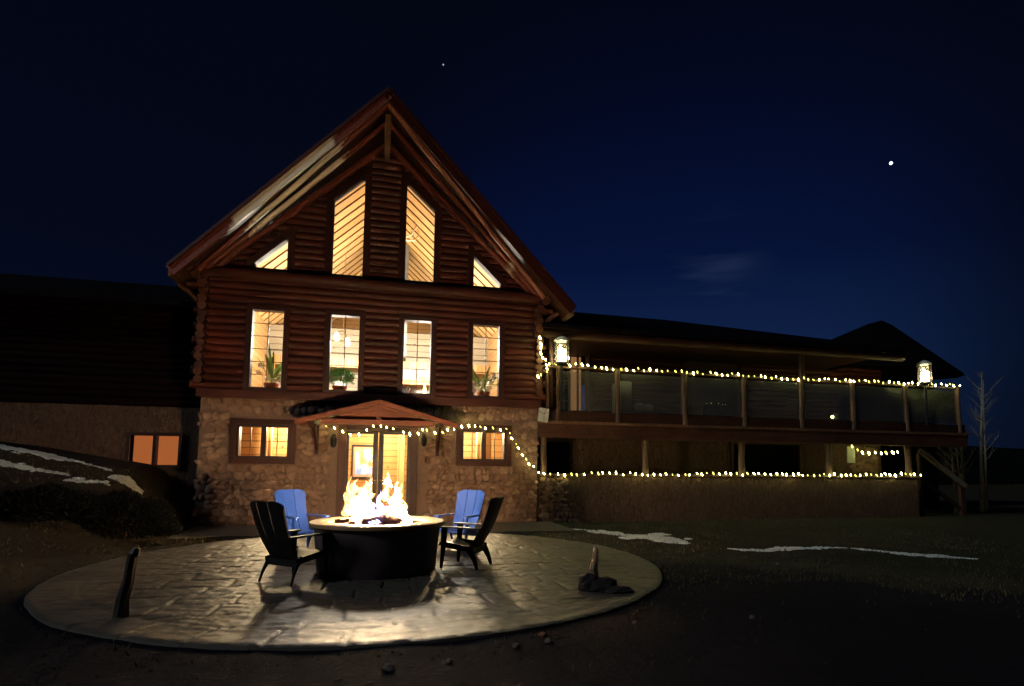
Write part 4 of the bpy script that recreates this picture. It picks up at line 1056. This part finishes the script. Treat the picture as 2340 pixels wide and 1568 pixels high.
# small things on the deck
o = MB().box(-.13, .13, -.05, .05, -.17, .17).build('parcel_box', 'canvas', None, bevel=.01, loc=(3.96, YF - .22, 2.70)); o.rotation_euler = (0, .12, 0)
bx_ = o; tag(bx_, 'pale green white box tied with cord on the near corner of the deck', 'box')
q = MB(); q.tube([(-.14, -.06, .08), (0, -.062, .02), (.14, -.06, .10)], .006, 5); q.tube([(.02, -.06, -.17), (.0, -.062, .02), (.05, -.06, .17)], .006, 5); q.build('cord', 'wire', bx_)
t = empty('patio_sofa', (7.0, YF + .75, 2.56), 'white covered seat behind the second glass panel of the deck', 'seat')
q = MB(); q.box(-.55, .55, -.25, .35, .10, .45); q.build('seat', 'canvas', t, bevel=.06, smooth=True)
q = MB(); q.box(-.60, -.25, -.28, .4, .10, 1.25); q.build('backrest', 'canvas', t, bevel=.07, smooth=True)
q = MB(); q.blob((.05, -.05, .55), (.20, .16, .12), 10, 6, .05, 3); q.blob((.36, 0, .54), (.17, .15, .11), 10, 6, .05, 8); q.build('cushion', 'petal', t, smooth=True)
o = MB().box(-.17, .17, -.1, .1, 0, .24).build('wooden_crate', 'post', None, bevel=.01, loc=(8.62, YF + .35, 2.85)); tag(o, 'small tan box on the deck edge behind the third glass panel', 'box')
q = MB(); q.box(-.19, .19, -.12, .12, .24, .27); q.build('lid', 'post', o)
t = empty('deck_light', (13.05, YF + .14, 2.86), 'single small bright light low on the deck behind the glass', 'light')
q = MB(); q.lathe([(0, 0), (.05, 0), (.05, .04), (.02, .06), (0, .06)], n=12); q.build('base', 'iron', t); q = MB(); q.blob((0, 0, .10), .04, 8, 6, 0); q.build('bulb', 'bulb', t, smooth=True)

# ------------------------------------------------------------------ stakes and rocks
def stake(loc, pts, rad, mat, label):
    q = MB(); q.tube(pts, rad, 7, True, .7)
    for i, v in enumerate(q.v): q.v[i] = tuple(Vector(v) + Vector((noise.noise(Vector(v) * 14), noise.noise(Vector(v) * 14 + Vector((5, 0, 0))), 0)) * .012)
    return tag(q.build('wooden_stake', mat, loc=loc), label, 'stake')
stake((-2.21, 5.82, 0), [(0, 0, 0), (.0, 0, .15), (.035, 0, .32), (.055, 0, .48), (.06, 0, .535), (.075, 0, .545), (.085, 0, .60)], [.062, .055, .045, .040, .040, .055, .030], 'stake_dark', 'dark leaning wooden stake at the edge of the shadowed half of the patio')
stake((2.37, 6.15, 0), [(0, 0, 0), (.01, 0, .12), (-.005, 0, .22), (.012, 0, .32), (.02, 0, .42), (.022, 0, .47)], [.058, .045, .050, .035, .035, .015], 'stake', 'short split stake with a firelit face standing in dark rocks')
def rock(loc, r, mat, label, seed):
    q = MB(); q.blob((0, 0, r[2] * .45), r, 9, 7, .16, seed); return tag(q.build('rock', mat, loc=loc), label, 'rock')
rock((2.42, 6.02, 0), (.20, .14, .10), 'rock_dark', 'largest dark rock at the foot of the split stake', 1)
rock((2.26, 6.06, 0), (.12, .10, .13), 'rock_dark', 'dark rock leaning on the split stake towards the fire', 2)
rock((2.56, 5.88, 0), (.16, .10, .05), 'rock_dark', 'low flat dark rock beyond the foot of the split stake', 3)
for i, (x, y, s_, l) in enumerate([(1.88, 5.22, .045, 'reddish stone just off the patio edge, furthest from the viewer'), (1.53, 5.02, .040, 'pale stone touching the patio edge below the split stake'), (1.33, 4.62, .045, 'orange tinted stone on the dark ground before the patio'),
        (1.33, 4.45, .055, 'flat grey stone just below the orange tinted one'), (1.05, 4.38, .040, 'upright grey stone on the dark ground nearest the fire side'), (2.26, 4.85, .04, 'grey stone alone on the dark ground'), (3.41, 4.77, .035, 'small pale stone far out on the dark ground'), (5.75, 7.4, .05, 'small pale stone on the dark grass beyond the patio'), (.09, 4.12, .07, 'flat grey stone at the bottom of the picture below the fire'), (.50, 4.14, .04, 'tiny pale stone at the bottom of the picture')]):
    rock((x, y, terrain(x, y)), (s_ * .6 * random.uniform(.9, 1.4), s_ * .6, s_ * random.uniform(.35, .6)), 'rock_orange' if i == 2 else 'rock', l, 20 + i)
# gravel and litter on the ground in front
q = MB(); rn = random.Random(11)
for i in range(420):
    a = rn.uniform(-2.6, -.2); r = PR + .05 + abs(rn.gauss(0, .7)); x = PC[0] + r * math.cos(a); y = PC[1] + r * math.sin(a); s_ = rn.uniform(.004, .012)
    q.blob((x, y, terrain(x, y) + s_ * .3), (s_ * 1.3, s_, s_ * .6), 5, 3, .2, i)
tag(q.build('gravel', 'rock_dark'), 'scattered gravel and bark on the dark ground around the patio', 'gravel', kind='stuff')

q = MB(); rn = random.Random(12); cnt = 0
while cnt < 15000:
    x = rn.uniform(-9, 12); y = rn.uniform(3.6, 13.8); d_ = math.hypot(x - PC[0], y - PC[1])
    if d_ < PR + .04 or (-4.0 < x < 4.3 and y > 11.9): continue
    edge = y - (8.9 - .55 * abs(x)) + 2.5 * noise.noise(Vector((x * .5, y * .5, 2)))
    if edge < 0 and rn.random() > (.30 if d_ < PR + .5 else .04): continue
    if noise.noise(Vector((x * 1.3, y * 1.3, 8))) < -.1 and rn.random() > .25: continue
    z = terrain(x, y); a = rn.uniform(0, 6.28); h = rn.uniform(.015, .06); lx, ly = rn.uniform(-.04, .04), rn.uniform(-.03, .03); w = .004 + .0006 * y
    cx_, sx_ = math.cos(a) * w, math.sin(a) * w
    q.add([(x - cx_, y - sx_, z - .01), (x + cx_, y + sx_, z - .01), (x + lx, y + ly, z + h)], [(0, 1, 2)]); cnt += 1
MT['grass'] = plain('dry grass', (.095, .085, .050), .9, var=.6, scale=5, bstr=0, spec=.05)
tag(q.build('grass', 'grass'), 'thin dry grass and weeds on the dark ground around the patio', 'grass', kind='stuff')

# ------------------------------------------------------------------ snow
def snow(pts, wid, label, base=0):
    q = MB(); P = [Vector((*p, 0)) for p in pts]; out = []; rn = random.Random(100 + base)
    for i in range(len(P) - 1):
        k = max(2, int((P[i + 1] - P[i]).length / .05))
        for j in range(k): out.append((P[i].lerp(P[i + 1], j / k), (P[i + 1] - P[i]).normalized()))
    n_ = len(out)
    for i, (p_, d) in enumerate(out):
        t = i / n_; g_ = noise.noise(p_ * 1.7 + Vector((base, 0, 0))) + .5 * noise.noise(p_ * 5 + Vector((base, 3, 0)))
        if g_ < -.42 and .08 < t < .92 and base != 6: continue
        w = wid * (math.sin(math.pi * (t * .94 + .03)) ** .6) * (1 + 1.1 * g_); nn = Vector((-d.y, d.x, 0))
        for j in range(5):
            c = p_ + nn * rn.gauss(0, .5) * w + d * rn.uniform(-.05, .05); rr = max(.014, w * rn.uniform(.15, .55))
            o0 = len(q.v); q.blob((0, 0, 0), (rr * rn.uniform(1, 1.9), rr,   .012 + rr * .09), 8, 5, .25, rn.random()); a = math.atan2(d.y, d.x) + rn.uniform(-.4, .4)
            for m_ in range(o0, len(q.v)):
                x, y, z = q.v[m_]; x, y = x * math.cos(a) - y * math.sin(a) + c.x, x * math.sin(a) + y * math.cos(a) + c.y
                q.v[m_] = (x, y, terrain(x, y) + max(-.02, z))
    return tag(q.build('snow_patch', 'snow', smooth=True), label, 'snow')
snow([(4.15, 12.4), (4.6, 12.1), (5.1, 11.4), (5.45, 10.4), (5.62, 9.7)], .24, 'white curving strip of snow just beyond the patio under the deck wall')
snow([(6.02, 9.0), (6.5, 8.86), (7.1, 8.80), (7.6, 8.56), (8.0, 8.48)], .13, 'thin white strip of snow on the grass, brighter half', base=20)
snow([(8.15, 8.46), (8.6, 8.15), (8.9, 7.75), (9.35, 7.2)], .12, 'thin grey strip of snow furthest along the grass', base=31)
snow([(-9.2, 12.9), (-7.6, 12.95), (-6.6, 12.85), (-5.9, 12.8)], .14, 'long lower strip of snow on the bank by the orange window', base=3)
snow([(-9.4, 14.0), (-7.6, 14.0), (-6.2, 13.9), (-5.5, 13.6)], .14, 'upper strip of snow on the bank under the dark wing wall', base=6)
snow([(-5.85, 12.5), (-5.5, 12.6), (-5.2, 12.7)], .12, 'short narrow strip of snow low on the bank', base=9)
snow([(-5.35, 13.2), (-5.1, 13.2), (-4.85, 13.25)], .15, 'small clump of snow on the bank nearest the stone corner', base=17)

# ------------------------------------------------------------------ evergreen shrub on the bank and aspens by the stair
def shrub(name, loc, size, label, nleaf, seed):
    rn = random.Random(seed); t = empty(name, loc, label, 'shrub'); q = MB()
    for i in range(nleaf):
        a = rn.uniform(0, 6.28); b = math.acos(rn.uniform(-.1, 1)); r = rn.uniform(.5, 1) ** .5
        d = Vector((math.sin(b) * math.cos(a), math.sin(b) * math.sin(a), math.cos(b)))
        r *= 1 + .25 * noise.noise(d * 2.5 + Vector((seed, 0, 0)))
        c = Vector((d.x * size[0] * r, d.y * size[1] * r, d.z * size[2] * r + .05)); e1 = (d + Vector((rn.uniform(-1, 1), rn.uniform(-1, 1), rn.uniform(-.5, 1)))).normalized() * rn.uniform(.03, .07); e2 = e1.cross(Vector((rn.uniform(-1, 1), 1, .3))).normalized() * .014
        q.add([c - e1, c + e2, c + e1, c - e2], [(0, 1, 2, 3)])
    q.build('foliage', 'bush', t)
    q = MB()
    for k in range(4): a = k * 1.6; q.tube([(0, 0, -.05), (.2 * math.cos(a) * size[0], .2 * math.sin(a) * size[1], size[2] * .4), (.5 * math.cos(a) * size[0], .5 * math.sin(a) * size[1], size[2] * .75)], [.03, .02, .01], 6)
    q.build('stem', 'firewood', t); return t
shrub('evergreen_shrub', (-4.35, 11.3, terrain(-4.35, 11.3)), (.78, .5, .66), 'rounded dark shrub at the corner of the stone wall', 4200, 3)
shrub('evergreen_shrub', (-5.35, 10.9, terrain(-5.35, 10.9)), (.85, .5, .46), 'wide dark shrub on the bank below the orange window', 3600, 5)
shrub('bare_shrub', (-8.75, 14.3, terrain(-8.75, 14.3)), (.5, .4, .9), 'pale twiggy shrub against the wing wall at the frame edge', 1500, 8)
def aspen(x, y, h, r, lean, label, seed):
    rn = random.Random(seed); z0 = terrain(x, y); t = empty('aspen_tree', (x, y, z0), label, 'tree', 'aspens beyond the deck')
    q = MB(); pts = [(lean * (k / 8) ** 1.3 * h * .2 + rn.uniform(-.02, .02), 0, h * k / 8) for k in range(9)]; q.tube(pts, [r * (1 - .75 * k / 8) for k in range(9)], 8); q.build('trunk', 'bark', t, smooth=True)
    q = MB()
    for i in range(12):
        k = rn.uniform(.35, 1); b = Vector((lean * k ** 1.3 * h * .2, 0, h * k)); a = rn.uniform(0, 6.28); ln = rn.uniform(.4, 1.1) * (1.2 - k * .6); e1 = b + Vector((math.cos(a) * ln * .6, math.sin(a) * ln * .6, ln * .7)); q.tube([b, b.lerp(e1, .5) + Vector((0, 0, -.05)), e1], [.022, .013, .005], 5)
        for j in range(4): a2 = a + rn.uniform(-1, 1); s_ = b.lerp(e1, rn.uniform(.4, 1)); q.tube([s_, s_ + Vector((math.cos(a2) * .25, math.sin(a2) * .25, .28))], [.007, .002], 4)
    q.build('crown', 'bark', t); return t
aspen(18.85, YF + 1.2, 2.9, .07, -.15, 'short pale trunk just past the foot of the stair rail', 1)
aspen(19.4, YF + 1.4, 2.7, .08, .2, 'pale trunk leaning toward its neighbour beside the stair', 2)
aspen(19.75, YF + 1.7, 2.6, .06, -.3, 'thin pale trunk standing between the leaning one and the tall ones', 3)
aspen(20.5, YF + 1.6, 5.0, .07, .35, 'tall slender pale trunk curving up past the deck', 4)
aspen(21.5, YF + 2.2, 4.8, .05, .2, 'outermost tall slender pale trunk', 5)

hl_ = MB(); pts_ = []
for k in range(60):
    a = -1.3 + 2.9 * k / 59; d = 170 + 30 * math.sin(k * .7); pts_.append((math.sin(a) * d, math.cos(a) * d, 9 + 5 * noise.noise(Vector((k * .23, 0, 0))) + 1.2 * noise.noise(Vector((k * 1.7, 3, 0)))))
for x, y, z in pts_: hl_.v += [(x * .8, y * .8, -2), (x, y, z), (x * 1.35, y * 1.35, z * 1.2)]
hl_.f = [(3 * k + j, 3 * k + j + 1, 3 * k + j + 4, 3 * k + j + 3) for k in range(59) for j in range(2)]
tag(hl_.build('hills', 'bush', smooth=True), kind='structure')

# ------------------------------------------------------------------ stars
def star(d, r, s_, label):
    d = Vector(d).normalized(); q = MB(); q.blob((0, 0, 0), r, 10, 8, 0); M = emit('star glow', (.62, .74, 1.0), s_)
    o = q.build('star', M, loc=tuple(Vector((0, 0, 1.35)) + d * 1500)); tag(o, label, 'star')
star((0.6716721, 0.60694328, 0.42482518), 3.3, 3.0, 'brightest bluish star, high over the far end of the deck')
star((0.07073648, 0.79849214, 0.59783498), 1.6, .7, 'faint star above the gable peak')
